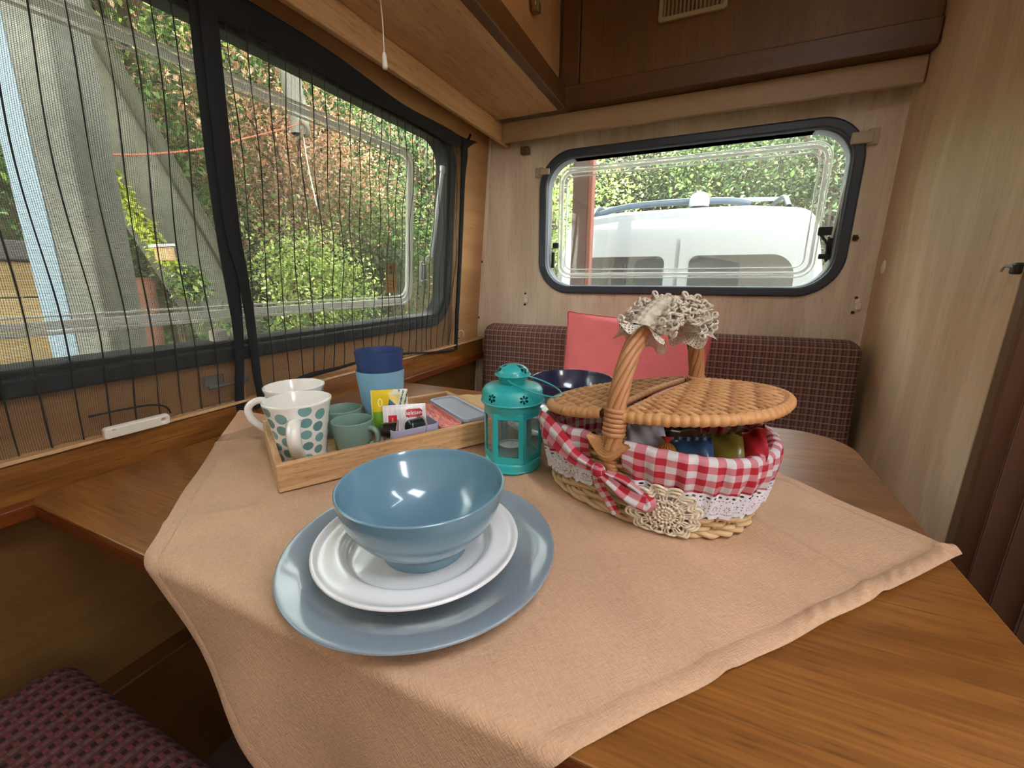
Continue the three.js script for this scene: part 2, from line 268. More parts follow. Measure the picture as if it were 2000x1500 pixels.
// curtain brackets, clips, plugs and screws on the side wall
{
  const zc = ZB;
  const clip = (name, label, cat, x, y, z, geos, m, group) => { const t = thing(name, label, cat, [x, y, z], 0, group); for (const [n, g, mm] of geos) part(n, g, mm || m, t); return t; };
  clip('curtain_bracket', 'beige plastic curtain wire bracket at the left upper corner of the side window', 'bracket', -0.607, EYE + 0.385, zc, [['base', rbox(0.03, 0.032, 0.016, -0.006, 0, 0.008, 0.003)], ['arm', rbox(0.034, 0.02, 0.012, 0.02, -0.002, 0.022, 0.003)]], M.beigePlastic);
  clip('curtain_bracket', 'beige plastic curtain wire bracket at the right upper corner of the side window', 'bracket', 0.372, EYE + 0.385, zc, [['base', rbox(0.026, 0.042, 0.016, 0.014, 0, 0.008, 0.003)], ['arm', rbox(0.05, 0.03, 0.012, -0.014, -0.002, 0.022, 0.003)]], M.beigePlastic);
  clip('wall_bracket', 'small brown bracket under the pelmet in the corner by the wide window', 'bracket', -0.672, EYE + 0.465, zc, [['base', rbox(0.034, 0.026, 0.02, 0, 0, 0.01, 0.003)], ['lug', rbox(0.012, 0.018, 0.03, 0.012, -0.006, 0.02, 0.003)]], std({ color: 0x6b5434, roughness: 0.5 }));
  const hook = (x, y, label) => clip('curtain_clip', label, 'clip', x, y, zc, [['plate', rbox(0.012, 0.04, 0.005, 0, 0, 0.003, 0.002)], ['lip', rbox(0.016, 0.02, 0.014, 0.003, -0.004, 0.01, 0.004)], ['screw', rbox(0.008, 0.008, 0.004, -0.004, 0.022, 0.004, 0.002), M.screw], ['screw', rbox(0.009, 0.009, 0.004, -0.006, -0.022, 0.004, 0.002), M.screw]], M.whitePlastic);
  hook(-0.666, EYE - 0.083, 'small white curtain clip with screws below the left end of the side window');
  hook(0.425, EYE - 0.08, 'small white curtain clip with two dark screws below the right end of the side window');
  clip('wall_stud', 'small dark square stud on the pale wall right of the side window', 'stud', 0.39, EYE + 0.117, zc, [['stud_base', rbox(0.012, 0.015, 0.006, 0, 0, 0.003, 0.002)], ['stud_head', rbox(0.012, 0.009, 0.009, 0.002, -0.002, 0.006, 0.002)]], M.screw);
  const bt = new THREE.SphereGeometry(0.0165, 24, 12); bt.scale(0.35, 1.15, 0.9);
  tag(part('wall_button', bt, M.whitePlastic, scene), 'round white plastic cover button on the partition beside the corner', 'button').position.set(0.4555, EYE + 0.03, -1.56);
  const scr = (x, y, z, label) => { const g = lathe([[0, 0], [0.005, 0], [0.0045, 0.002], [0, 0.0028]], 14); g.rotateZ(-PI / 2); tag(part('screw', g, M.screw, scene), label, 'screw').position.set(x, y, z); };
  scr(-0.852, EYE + 0.065, -1.585, 'upper brown screw in the corner strip left of the side window');
  scr(-0.872, EYE - 0.163, -1.585, 'lower brown screw in the corner strip just above the bench backrest');
  // small catch beside the end of the net
  const t = thing('wall_hook', 'small beige hook on the wall just right of the netting above the rail', 'hook', [-0.885, EYE - 0.215, -1.44]);
  part('plate', rbox(0.006, 0.03, 0.014, 0, 0, 0, 0.002), M.beigePlastic, t); part('curl', tube([[0.002, 0.01, 0], [0.014, 0.012, -0.004], [0.02, 0, -0.008], [0.012, -0.012, -0.01]], 0.0022, 14, 8), M.whitePlastic, t); for (const k of [0.016, -0.018]) part('screw', rbox(0.004, 0.006, 0.006, 0.004, k, 0.008, 0.002), M.screw, t);
  const lk = thing('latch_plate', 'clear plastic catch with a white lever on the door edge at the right of the picture', 'catch', [0.452, EYE + 0.015, -0.968]);
  part('body', rbox(0.012, 0.018, 0.018, 0, 0, 0, 0.004), std({ color: 0x2a2622, roughness: 0.4 }), lk); part('pin', tube([[-0.004, 0.002, 0], [-0.012, 0.004, -0.006], [-0.014, -0.004, -0.01]], 0.0025, 8, 8), M.metal, lk);
  lk.userData.label = 'small dark catch with a metal pin on the edge of the partition';
}
{ // clear plastic catch on the wall below the window, under the net
  const t = thing('blind_catch', 'clear plastic blind catch on the wall below the centre of the wide window', 'catch'); frameA.decompose(t.position, t.quaternion, t.scale);
  part('plate', rbox(0.04, 0.022, 0.006, 0.498, -0.2, 0.004, 0.003), M.clearPlastic, t); part('plate', rbox(0.03, 0.02, 0.006, 0.555, -0.212, 0.004, 0.003), M.clearPlastic, t); part('bar', rbox(0.085, 0.007, 0.008, 0.525, -0.212, 0.009, 0.003), M.clearPlastic, t);
}
{ // white plastic strip lying on the rail
  const t = thing('plastic_bar', 'slim white plastic bar with a hole lying on the rail under the left net', 'bar', [-0.862, EYE - 0.243, -0.352], 0);
  const s = rrShape(-0.046, -0.0095, 0.046, 0.0095, 0.005); const h = new THREE.Path(); h.absarc(0.036, 0.001, 0.0035, 0, 2 * PI, true); s.holes.push(h);
  const g = ext(s, 0.01, 0.002); g.rotateY(PI / 2 - 0.02); g.rotateZ(-0.25); part('strip', g, M.whitePlastic, t);
  const hg = tube([[0.006, 0.004, 0.03], [0.0075, 0.0045, 0.034], [0.006, 0.004, 0.038]], 0.002, 6, 6); part('stud', hg, M.beigePlastic, t);
}
{ // loose black cable behind the bar
  tag(part('cable', tube([[-0.878, EYE - 0.215, -0.3], [-0.872, EYE - 0.214, -0.34], [-0.872, EYE - 0.218, -0.385], [-0.873, EYE - 0.228, -0.405], [-0.874, EYE - 0.24, -0.41]], 0.0016, 24, 6), M.black, scene), 'thin black cable on the wall behind the white plastic bar', 'cable');
}
// pleated insect nets in two halves
{
  const wv = (u, v) => 0.0045 * sin(v * 13 + u * 9) * sm(-0.28, 0.0, v) + 0.0045 * sin(v * 27 + u * 23) * sm(0.5, 0.9, u) + 0.003 * sin(v * 8 - u * 31);
  const net = (name, label, u0, u1, vtop, vbot, left) => {
    const t = thing(name, label, 'insect screen', [0, 0, 0], 0, null); frameA.decompose(t.position, t.quaternion, t.scale);
    const w = (u, v) => 0.02 + 0.004 * sin(u * 186) + 0.003 * sin(v * 9 + u * 5) + sm(-0.1, -0.26, v) * -0.006;
    part('net_fabric', surf(Math.round((u1 - u0) * 120), 40, (a, b) => { const u = u0 + a * (u1 - u0), v0 = vbot(u), v = v0 + b * (vtop(u) - v0); return [u + wv(u, v) * (a > 0.02 && a < 0.98 ? 1 : 0), v, w(u, v)]; }, (a, b) => [a * (u1 - u0), b * 0.75]), M.net, t);
    const gs = []; const n = Math.floor((u1 - u0) / 0.034);
    for (let i = 1; i < n; i++) { const u = u0 + i * (u1 - u0) / n + 0.004 * sin(i * 5.3), pts = [], v0 = vbot(u); for (let k = 0; k <= 16; k++) { const v = v0 + (vtop(u) - v0) * k / 16; pts.push([u + wv(u, v), v, w(u, v) + 0.003]); } gs.push(tube(pts, (x) => 0.00075 + 0.0005 * Math.abs(sin(x * 9 + i)), 34, 5)); }
    part('pleat_folds', gs, std({ color: 0x2a2926, roughness: 0.95 }), t);
    return t;
  };
  const strip = (pts, half, wz, th = 0.004, n = 60) => { // ribbon following points [u,v,halfwidth?]
    const c = new THREE.CatmullRomCurve3(pts.map((p) => V(p[0], p[1], wz + (p[3] || 0)))), hw = new THREE.SplineCurve(pts.map((p, i) => V2(i, p[2] || half)));
    const q = (s) => c.getPoint(s), f = (a, b) => { const p = q(a), d = c.getTangent(a), k = hw.getPoint(a).y, nx = -d.y, ny = d.x, L = Math.hypot(nx, ny) || 1, ang = b * 2 * PI; return [p.x + nx / L * k * cos(ang), p.y + ny / L * k * cos(ang), p.z + th * sin(ang)]; };
    return surf(n, 12, f);
  };
  const L = net('insect_screen', 'left half of the pleated black insect net, hanging over the wide window', -0.45, 0.535, () => 0.44, () => -0.262, true);
  part('top_hem', strip([[-0.45, 0.462, 0.024], [0.1, 0.462, 0.024], [0.3, 0.465, 0.024], [0.45, 0.462, 0.027], [0.55, 0.462, 0.026]], 0.024, 0.022), M.hem, L);
  part('side_hem', strip([[0.535, 0.47, 0.018], [0.537, 0.2, 0.019], [0.541, 0.05, 0.017], [0.545, -0.1, 0.011], [0.541, -0.17, 0.010], [0.535, -0.23, 0.010], [0.53, -0.3, 0.012]], 0.018, 0.024), M.hem, L);
  const R = net('insect_screen', 'right half of the pleated black insect net, hanging over the wide window', 0.55, 1.385, (u) => 0.445 - 0.02 * sm(0.95, 1.1, u) + 0.02 * sm(1.15, 1.3, u), (u) => -0.262 + 0.03 * sm(0.6, 0.75, u) * sm(1.25, 0.95, u), false);
  part('top_hem', strip([[0.53, 0.456, 0.030], [0.62, 0.462, 0.026], [0.8, 0.458, 0.028], [0.92, 0.452, 0.024], [1.0, 0.449, 0.019], [1.07, 0.447, 0.017], [1.18, 0.448, 0.018], [1.28, 0.447, 0.022], [1.36, 0.452, 0.016], [1.405, 0.466, 0.007], [1.42, 0.488, 0.004]], 0.02, 0.026), M.hem, R);
  part('side_hem', strip([[0.545, 0.47, 0.016], [0.547, 0.2, 0.016], [0.551, 0.08, 0.015], [0.562, 0.0, 0.011], [0.569, -0.1, 0.010], [0.572, -0.2, 0.009], [0.574, -0.26, 0.008], [0.56, -0.272, 0.005]], 0.018, 0.03), M.hem, R);
  part('side_hem', strip([[1.375, 0.455, 0.025], [1.385, 0.42, 0.022], [1.383, 0.35, 0.014], [1.386, 0.2, 0.012], [1.388, 0.0, 0.011], [1.386, -0.15, 0.011], [1.388, -0.27, 0.010]], 0.014, 0.026, 0.006), M.hem, R);
  part('hem_ear', strip([[1.36, 0.44, 0.02], [1.4, 0.455, 0.012], [1.44, 0.47, 0.004], [1.455, 0.472, 0.002]], 0.01, 0.03, 0.006), M.hem, R);
  part('bottom_hem', strip([[0.585, -0.275, 0.004], [0.62, -0.252, 0.006], [0.68, -0.23, 0.007], [0.8, -0.226, 0.004], [0.92, -0.222, 0.003], [1.05, -0.23, 0.003], [1.2, -0.25, 0.003], [1.36, -0.266, 0.004]], 0.005, 0.034, 0.005), M.hem, R);
}
// folding door bunched up against the partition
{
  const t = thing('folding_door', 'dark brown ribbed folding door bunched against the partition', 'door');
  const m1 = std({ color: 0x96705e, roughness: 0.42 }), m2 = std({ color: 0x745044, roughness: 0.5 });
  part('lead_post', uvm(bb(0.4535, 0.48, 0.03, CEIL - 0.03, -0.956, -0.93, 0.004), 'y'), std({ color: 0x7a5a40, roughness: 0.5 }), t);
  part('back_sheet', bb(0.482, 0.486, 0.03, CEIL - 0.03, -0.95, -0.44, 0.001), m2, t);
  for (let i = 0; i < 16; i++) { const z = -0.935 + i * 0.031, g = rbox(0.006, CEIL - 0.08, 0.036, 0, 0, 0, 0.0025); g.rotateY((i % 2 ? -1 : 1) * 0.5); g.translate(0.468, CEIL / 2, z + 0.014); part('slat', g, i % 2 ? m2 : m1, t); }
}
// ---------------------------------------------------------------- benches and cushions
const tCheck = tex(256, 256, (u, v, i, j) => {
  const cx = (u * 4) % 1, cy = (v * 4) % 1, n = hash(i, j, 5), th = hash(i >> 2, j >> 2, 8), wv = ((i >> 3) + (j >> 3)) % 2;
  let c = [118, 82, 72]; if (cx < 0.2 || (cx > 0.45 && cx < 0.55)) c = mix(c, [58, 34, 30], 0.7); if (cy < 0.16) c = mix(c, [178, 146, 132], 0.75); else if (cy > 0.5 && cy < 0.62) c = mix(c, [140, 96, 86], 0.6); if (cx > 0.72 && cx < 0.84) c = mix(c, [166, 132, 120], 0.6);
  const k = 0.72 + 0.3 * n + 0.16 * th + (wv ? 0.06 : -0.06); return [c[0] * k, c[1] * k, c[2] * k];
}, { repeat: [1 / 0.08, 1 / 0.08] });
const tCheckB = tex(128, 128, (u, v) => { const x = (u * 4) % 1, y = (v * 4) % 1, k = 255 * (0.5 + 0.5 * (Math.abs(sin(x * PI)) * 0.5 + 0.5 * Math.abs(sin(y * PI * 2)))) * (0.75 + 0.25 * hash(Math.floor(u * 128), Math.floor(v * 128), 2)); return [k, k, k]; }, { srgb: false, repeat: [1 / 0.08, 1 / 0.08] });
const tRib = tex(256, 256, (u, v, i, j) => {
  const cx = (u * 4) % 1, cy = (v * 8) % 1, n = hash(i, j, 15), th = hash(i >> 2, j >> 2, 18);
  let c = [96, 55, 52]; if (cx < 0.3) c = mix(c, [150, 110, 100], 0.6 * (cy < 0.6 ? 1 : 0.4)); if (cx > 0.55 && cx < 0.85) c = cy < 0.5 ? [50, 26, 30] : [128, 58, 62];
  const k = 0.6 + 0.45 * n + 0.2 * th; return [c[0] * k, c[1] * k, c[2] * k];
}, { repeat: [1 / 0.09, 1 / 0.09] });
const tRibB = tex(128, 128, (u, v) => { const x = (u * 4) % 1, y = (v * 8) % 1, k = 255 * (0.25 + 0.5 * Math.abs(sin(x * PI)) + 0.25 * Math.abs(sin(y * PI))); return [k, k, k]; }, { srgb: false, repeat: [1 / 0.09, 1 / 0.09] });
M.check = std({ map: tCheck, bumpMap: tCheckB, bumpScale: 0.0022, roughness: 0.95 });
M.rib = std({ map: tRib, bumpMap: tRibB, bumpScale: 0.003, roughness: 0.95 });
function pad(w, h, d, r) { // upholstered block, bulged
  const g = new RoundedBoxGeometry(w, h, d, 8, r); return uvm(g, 'y');
}
{
  const b = thing('bench', 'wooden bench base with a seat under the side window', 'bench', [0, 0, 0]);
  part('bench_box', uvm(bb(-0.85, 0.45, 0, 0.32, ZB + 0.01, -1.06, 0.004), 'x'), M.teakDark, b);
  tag(part('seat_cushion', pad(1.28, 0.12, 0.52, 0.03), M.check, scene), 'brown checked seat cushion on the bench behind the table', 'cushion').position.set(-0.2, 0.382, -1.3);
  const bc = part('backrest_cushion', pad(1.235, 0.42, 0.11, 0.045), M.check, scene); bc.position.set(-0.185, EYE - 0.385, -1.505); bc.rotation.x = -0.12;
  tag(bc, 'long brown checked backrest cushion leaning on the wall below the side window', 'cushion');
  const b2 = thing('bench', 'dark wooden bench base below the ribbed seat cushion in the near corner', 'bench', [0, 0, 0]);
  part('bench_box', uvm(bb(-0.85, 0.9, 0, 0.33, -0.17, ZO - 0.01, 0.004), 'x'), M.teakDark, b2);
  const s2 = part('seat_cushion', uvm(new RoundedBoxGeometry(1.75, 0.12, 0.62, 8, 0.035), 'z'), M.rib, scene); s2.position.set(0.02, EYE - 0.625, 0.11);
  tag(s2, 'reddish brown ribbed seat cushion in the near lower left corner', 'cushion');
}
{ // coral cushion leaning on the backrest
  const cg = surf(40, 40, (a, b) => { const u = a * 2 - 1, v = b * 2 - 1, e = (1 - Math.pow(Math.abs(u), 2.6)) * (1 - Math.pow(Math.abs(v), 2.6)), pin = 1 - 0.045 * (1 - v * v) * u * u; return [u * 0.222 * (1 - 0.04 * (1 - v * v)), v * 0.222 * (1 - 0.04 * (1 - u * u)), 0.062 * Math.pow(e, 0.6) + 0.0025 * sin(u * 9 + v * 5) * e]; }, (a, b) => [a * 0.45, b * 0.45]);
  const cb = cg.clone(); cb.scale(1, 1, -1); cb.index.array.reverse(); cb.computeVertexNormals();
  const tC = tex(256, 256, (u, v, i, j) => { const k = 0.94 + 0.08 * hash(i, j >> 1, 3) + 0.05 * (pn(u * 6, v * 6, 6, 6, 4) - 0.5); return [248 * k, 126 * k, 128 * k]; }, { repeat: [4, 4] });
  const t = thing('cushion', 'square coral pink cushion leaning against the brown backrest behind the basket', 'cushion', [-0.195, EYE - 0.335, -1.325]); t.rotation.set(-0.2, 0.04, -0.035);
  part('cover', [cg, cb], std({ map: tC, roughness: 0.85 }), t);
  part('seam', tube([...Array(64).keys()].map((i) => { const k = i % 16 / 8 - 1, s = Math.floor(i / 16), e = 0.222 * (1 - 0.04 * (1 - k * k)), a = 0.222 * k * 1; return s === 0 ? [-e, a, 0] : s === 1 ? [a, e, 0] : s === 2 ? [e, -a, 0] : [-a, -e, 0]; }), 0.0018, 240, 6, true), std({ color: 0xc9525a, roughness: 0.85 }), t);
}

// ================================================================= TABLE AND CLOTH
const TX0 = -0.826, TX1 = 0.271, TZ0 = -0.955, TZ1 = -0.197;
{
  const t = thing('table', 'oak brown dinette table hooked to the wall rail, partly under a cloth', 'table', [0, 0, 0]);
  const sh = rrShape(TX0, -TZ1, TX1, -TZ0, [0.03, 0.02, 0.09, 0.03]);
  const g = ext(sh, 0.005, 0.0015); g.rotateX(-PI / 2); g.translate(0, TABLE - 0.005 + 0.0015, 0); part('table_top', uvm(g, 'x'), M.teak, t);
  const g2 = ext(sh, 0.022, 0.003); g2.rotateX(-PI / 2); g2.translate(0, TABLE - 0.027 + 0.003, 0); part('edge_band', uvm(g2, 'x'), std({ map: tTeak, color: 0xc8935c, roughness: 0.4 }), t);
  part('leg', uvm(bb(0.1, 0.16, 0.02, TABLE - 0.026, -0.62, -0.56, 0.006), 'y'), M.teakDark, t);
  part('foot', uvm(bb(0.0, 0.22, 0, 0.03, -0.78, -0.4, 0.006), 'z'), M.teakDark, t);
}
// linen square, 85 cm, laid cornerwise; it folds down over the near and far edges
const P1 = [0.286, -0.567], d1 = [-0.67, 0.742], d2 = [-0.742, -0.67];
function clothAt(s, q, lift = 0) {
  let x = P1[0] + d1[0] * s + d2[0] * q, z = P1[1] + d1[1] * s + d2[1] * q;
  let y = TABLE + 0.0022 + lift;
  y += 0.0009 * sin(x * 21 + z * 13) * sin(z * 17) + 0.0009;
  for (const [c, a] of [[0.36, 0.0032], [0.155, 0.0036], [0.6, 0.0026]]) y += a * Math.exp(-Math.pow((s - c) / 0.009, 2));
  for (const [c, a] of [[0.42, 0.0022], [0.7, 0.003]]) y += a * Math.exp(-Math.pow((q - c) / 0.009, 2));
  y += 0.0012 * Math.sin(s * 34 + q * 9 + 2 * sin(q * 13)) * sm(0.5, 0.8, s) + 0.0012 * sin(q * 40 - s * 12) * sm(0.35, 0.1, s);
  y += 0.0014 * sin(s * 60 + sin(q * 30)) * sm(0.25, 0.0, q) * sm(0.3, 0, Math.abs(s - 0.3));
  const r = 0.012;
  const fold = (o) => o <= 0 ? [0, 0] : o < r * PI / 2 ? [r * sin(o / r), r * (cos(o / r) - 1)] : [r, -r - (o - r * PI / 2)];
  if (z > TZ1 - 0.006) { const o = z - (TZ1 - 0.006), f = fold(o); const drop = Math.max(0, -f[1]); z = TZ1 - 0.006 + f[0] + lift * sm(0, 0.02, o) + 0.012 * sm(0, 0.2, drop) * (1 + sin(x * 30)); y += f[1] - lift * sm(0, 0.02, o); }
  if (z < TZ0 + 0.006) { const o = TZ0 + 0.006 - z, f = fold(o); z = TZ0 + 0.006 - f[0]; y += f[1]; }
  if (x > TX1) y -= 0.02 * sm(TX1, TX1 + 0.05, x) * 0.3;
  if (x < TX0 + 0.015) { const o = TX0 + 0.015 - x; x = TX0 + 0.015 - o * 0.35; y += o * 0.5; }
  return [x, y, z];
}
const tLinen = tex(1024, 1024, (u, v, i, j) => {
  const a = pn(u * 512, v * 60, 512, 60, 31), b = pn(u * 60, v * 512, 60, 512, 32), m = pn(u * 5, v * 5, 5, 5, 33), h = hash(i, j, 9), k = 0.86 + 0.13 * (a * 0.5 + b * 0.5) + ((i + j) % 2) * 0.03 + 0.05 * h + 0.05 * (m - 0.5);
  return [203 * k, 163 * k, 130 * k];
}, { repeat: [4.6, 4.6] });
const tLinenB = tex(512, 512, (u, v, i, j) => { const k = 255 * (0.5 * pn(u * 256, v * 40, 256, 40, 31) + 0.5 * pn(u * 40, v * 256, 40, 256, 32)); return [k, k, k]; }, { srgb: false, repeat: [6, 6] });
M.linen = std({ map: tLinen, bumpMap: tLinenB, bumpScale: 0.0006, roughness: 0.92, side: THREE.DoubleSide });
{
  const t = thing('tablecloth', 'beige linen cloth laid cornerwise over the table, its tip hanging over the near edge', 'tablecloth');
  const S = 0.822;
  part('cloth', surf(240, 240, (a, b) => clothAt(a * S, b * S), (a, b) => [a * S, b * S]), M.linen, t);
  const hem = (f) => part('hem', surf(400, 8, (a, b) => { const q = b * 0.017, [s, k] = f(a, q), roll = k < 0.02 ? sm(0.3, 0.22, s) : 0, puck = (0.0002 + 0.0017 * roll) * sin(a * 210 + b * 4) * sin(b * PI), li = 0.0004 + (0.0012 + 0.0025 * roll) * Math.pow(sin(Math.min(1, b * 1.05) * PI), 0.6) + puck; return clothAt(s, k, li); }, (a, b) => [a * S, b * 0.02]), M.linen, t);
  hem((a, q) => [a * S, q]); hem((a, q) => [q, S - a * S]); hem((a, q) => [S - a * S, S - q]); hem((a, q) => [S - q, a * S]);
}

// ================================================================= THINGS ON THE TABLE
const CY = TABLE + 0.005; // top of the cloth
const glaze = (c, o = {}) => phy({ color: c, roughness: 0.22, clearcoat: 0.8, clearcoatRoughness: 0.06, ...o });
// --- crockery: large plate, small plate, bowl
M.greyGlaze = glaze(0x84909a); M.whiteGlaze = glaze(0xe4e2e2); M.blueGlaze = glaze(0x668a9c); M.navyGlaze = glaze(0x24284a);
const gPlateProf = prof([[0, 0.004], [0.05, 0.004], [0.08, 0.0048], [0.095, 0.0075], [0.108, 0.0125], [0.118, 0.0168], [0.13, 0.0205], [0.1372, 0.0222], [0.139, 0.0212], [0.137, 0.0188], [0.118, 0.0125], [0.1, 0.0055], [0.09, 0.0005], [0.08, 0.0003], [0.076, 0.002], [0, 0.002]], 140);
const plateProf = (r, h, well) => prof([[0, 0.004], [well * 0.6, 0.004], [well, 0.0055], [well * 1.1, 0.010], [well * 1.2, 0.0145], [r * 0.9, h - 0.003], [r - 0.002, h], [r, h - 0.0015], [r - 0.002, h - 0.0035], [r * 0.85, h - 0.0075], [well * 1.1, 0.005], [well * 0.98, 0.0005], [well * 0.9, 0.0005], [well * 0.86, 0.002], [0, 0.002]], 120);
const bowlProf = prof([[0, 0.008], [0.02, 0.0085], [0.04, 0.0145], [0.058, 0.028], [0.069, 0.044], [0.0755, 0.06], [0.0785, 0.0715], [0.0795, 0.0735], [0.081, 0.073], [0.0812, 0.071], [0.079, 0.059], [0.0725, 0.042], [0.061, 0.0255], [0.048, 0.0145], [0.0435, 0.0085], [0.0425, 0.001], [0.041, 0], [0.037, 0.0005], [0.036, 0.003], [0, 0.004]], 160);
function dish(name, label, cat, geo, m, pos, group) { const t = tag(part(name, geo, m, scene), label, cat, group); t.position.set(...pos); return t; }
const gPlate = lathe(gPlateProf, 128), gSmall = lathe(plateProf(0.1015, 0.018, 0.064), 128), gBowl = lathe(bowlProf, 128);
dish('dinner_plate', 'large grey blue dinner plate at the bottom of the front stack', 'plate', gPlate, M.greyGlaze, [-0.247, CY - 0.001, -0.316]);
dish('side_plate', 'small white plate between the grey plate and the blue bowl in front', 'plate', gSmall, M.whiteGlaze, [-0.242, CY + 0.0195, -0.304]);
dish('bowl', 'shiny blue bowl standing on the white plate in front', 'bowl', gBowl, M.blueGlaze, [-0.236, CY + 0.0235, -0.306]);
const BX = -0.229, BZ = -0.79;
dish('dinner_plate', 'grey dinner plate at the bottom of the stack behind the lantern', 'plate', gPlate, M.greyGlaze, [BX, CY - 0.001, BZ]);
dish('side_plate', 'white plate of the stack behind the lantern, under the navy bowl', 'plate', gSmall, M.whiteGlaze, [BX, CY + 0.0195, BZ]);
dish('bowl', 'dark navy bowl of the stack behind the lantern', 'bowl', gBowl, M.navyGlaze, [BX + 0.004, CY + 0.0235, BZ]);
// --- tray: local x along its long side, local z towards its long front edge
const TR = { x: -0.5105, z: -0.562, ry: Math.atan2(0.851, 0.525) };
const tu = [0.525, -0.851], tv = [0.851, 0.525];
const onTray = (u, v) => [TR.x + u * tu[0] + v * tv[0], TR.z + u * tu[1] + v * tv[1]];
const TF = CY + 0.007; // tray floor
{
  const t = thing('tray', 'rectangular pale wooden tray holding cups, tumblers and sachets', 'tray', [TR.x, CY, TR.z], TR.ry);
  part('tray_floor', uvm(bb(-0.176, 0.176, 0.001, 0.007, -0.106, 0.106, 0.001), 'x'), M.tray, t);
  part('long_side', uvm(bb(-0.184, 0.184, 0, 0.042, 0.104, 0.114, 0.0025), 'x'), M.tray, t); part('long_side', uvm(bb(-0.184, 0.184, 0, 0.042, -0.114, -0.104, 0.0025), 'x', 0.3), M.tray, t);
  part('short_side', uvm(bb(-0.184, -0.174, 0, 0.042, -0.104, 0.104, 0.0025), 'z'), M.tray, t); part('short_side', uvm(bb(0.174, 0.184, 0, 0.042, -0.104, 0.104, 0.0025), 'z', 0.2), M.tray, t);
}
{ // small wooden board beyond the tray
  const [x, z] = onTray(0.228, -0.085); const t = thing('wooden_board', 'small pale wooden board with a hanging hole, just behind the tray', 'board', [x, CY, z], TR.ry);
  const s = rrShape(-0.036, -0.075, 0.036, 0.075, 0.012); const h = new THREE.Path(); h.absarc(-0.018, -0.03, 0.006, 0, PI * 2, true); s.holes.push(h);
  const g = ext(s, 0.012, 0.002); g.rotateX(-PI / 2); g.translate(0, 0.002, 0); part('board', uvm(g, 'z'), M.tray, t);
}
// --- spotted mugs
const tDots = canvasTex(1024, 512, (c, W, H) => {
  c.fillStyle = '#ece9e4'; c.fillRect(0, 0, W, H);
  const cols = ['#6b9c9d', '#75a5a2', '#64908f', '#7aa8a8'];
  for (const base of [0.10, 0.30, 0.50, 0.70, 0.90]) for (const side of [0, 1]) for (let k = 0; k < 5; k++) {
    const x = (base + (side ? 0.075 : 0) + 0.008 * sin(k * 3 + side)) * W, y = H * (0.09 + k * 0.2 + (side ? 0.1 : 0)); if (y > H * 0.98) continue;
    c.fillStyle = cols[(k + side * 2 + Math.round(base * 10)) % 4]; c.beginPath(); c.ellipse(x % W, y, 33, 45 - k * 3, 0, 0, 7); c.fill(); c.beginPath(); c.ellipse((x % W) - W, y, 33, 45 - k * 3, 0, 0, 7); c.fill();
  }
});
M.mugOut = phy({ map: tDots, roughness: 0.25, clearcoat: 0.8, clearcoatRoughness: 0.05 }); M.mugIn = glaze(0xece8e0);
function mug() {
  const g = new THREE.Group();
  const H = 0.106, out = prof([[0.0345, 0.004], [0.0365, 0.02], [0.0405, 0.05], [0.0462, 0.085], [0.0503, H - 0.003]], 40);
  const go = lathe(out, 96); const uv = go.attributes.uv, p = go.attributes.position; for (let i = 0; i < uv.count; i++) uv.setY(i, p.getY(i) / H);
  const body = part('mug_body', go, M.mugOut, g);
  part('mug_lining', lathe(prof([[0.0503, H - 0.003], [0.0502, H - 0.0005], [0.049, H], [0.0475, H - 0.002], [0.043, 0.08], [0.0375, 0.045], [0.034, 0.018], [0.03, 0.008], [0, 0.007]], 60), 96), M.mugIn, g);
  part('mug_foot', lathe([[0.0345, 0.004], [0.0335, 0.001], [0.031, 0], [0.029, 0.002], [0, 0.003]], 64), M.mugIn, g);
  const c = new THREE.CatmullRomCurve3([V(0.043, 0.08, 0), V(0.06, 0.083, 0), V(0.074, 0.072, 0), V(0.073, 0.052, 0), V(0.06, 0.032, 0), V(0.044, 0.019, 0), V(0.036, 0.015, 0)]);
  const hg = new THREE.TubeGeometry(c, 40, 0.0062, 12); { const q = hg.attributes.position; for (let i = 0; i < q.count; i++) q.setZ(i, q.getZ(i) * 1.6); }
  part('mug_handle', hg, M.mugIn, g); return g;
}
{
  const m = mug(); m.scale.set(1, 0.925, 1); m.name = numbered('mug'); m.position.set(-0.571, TF, -0.439); m.rotation.y = -0.8; scene.add(m);
  tag(m, 'white mug with teal spots at the near left tray corner, handle towards the viewer', 'mug', 'white mugs with teal spots');
  const n = m.clone(); n.name = numbered('mug'); n.position.set(-0.653, TF, -0.5); n.rotation.y = -2.25; scene.add(n); n.userData = { ...m.userData };
  tag(n, 'white mug with teal spots behind the first spotted mug, handle to the left', 'mug', 'white mugs with teal spots');
}
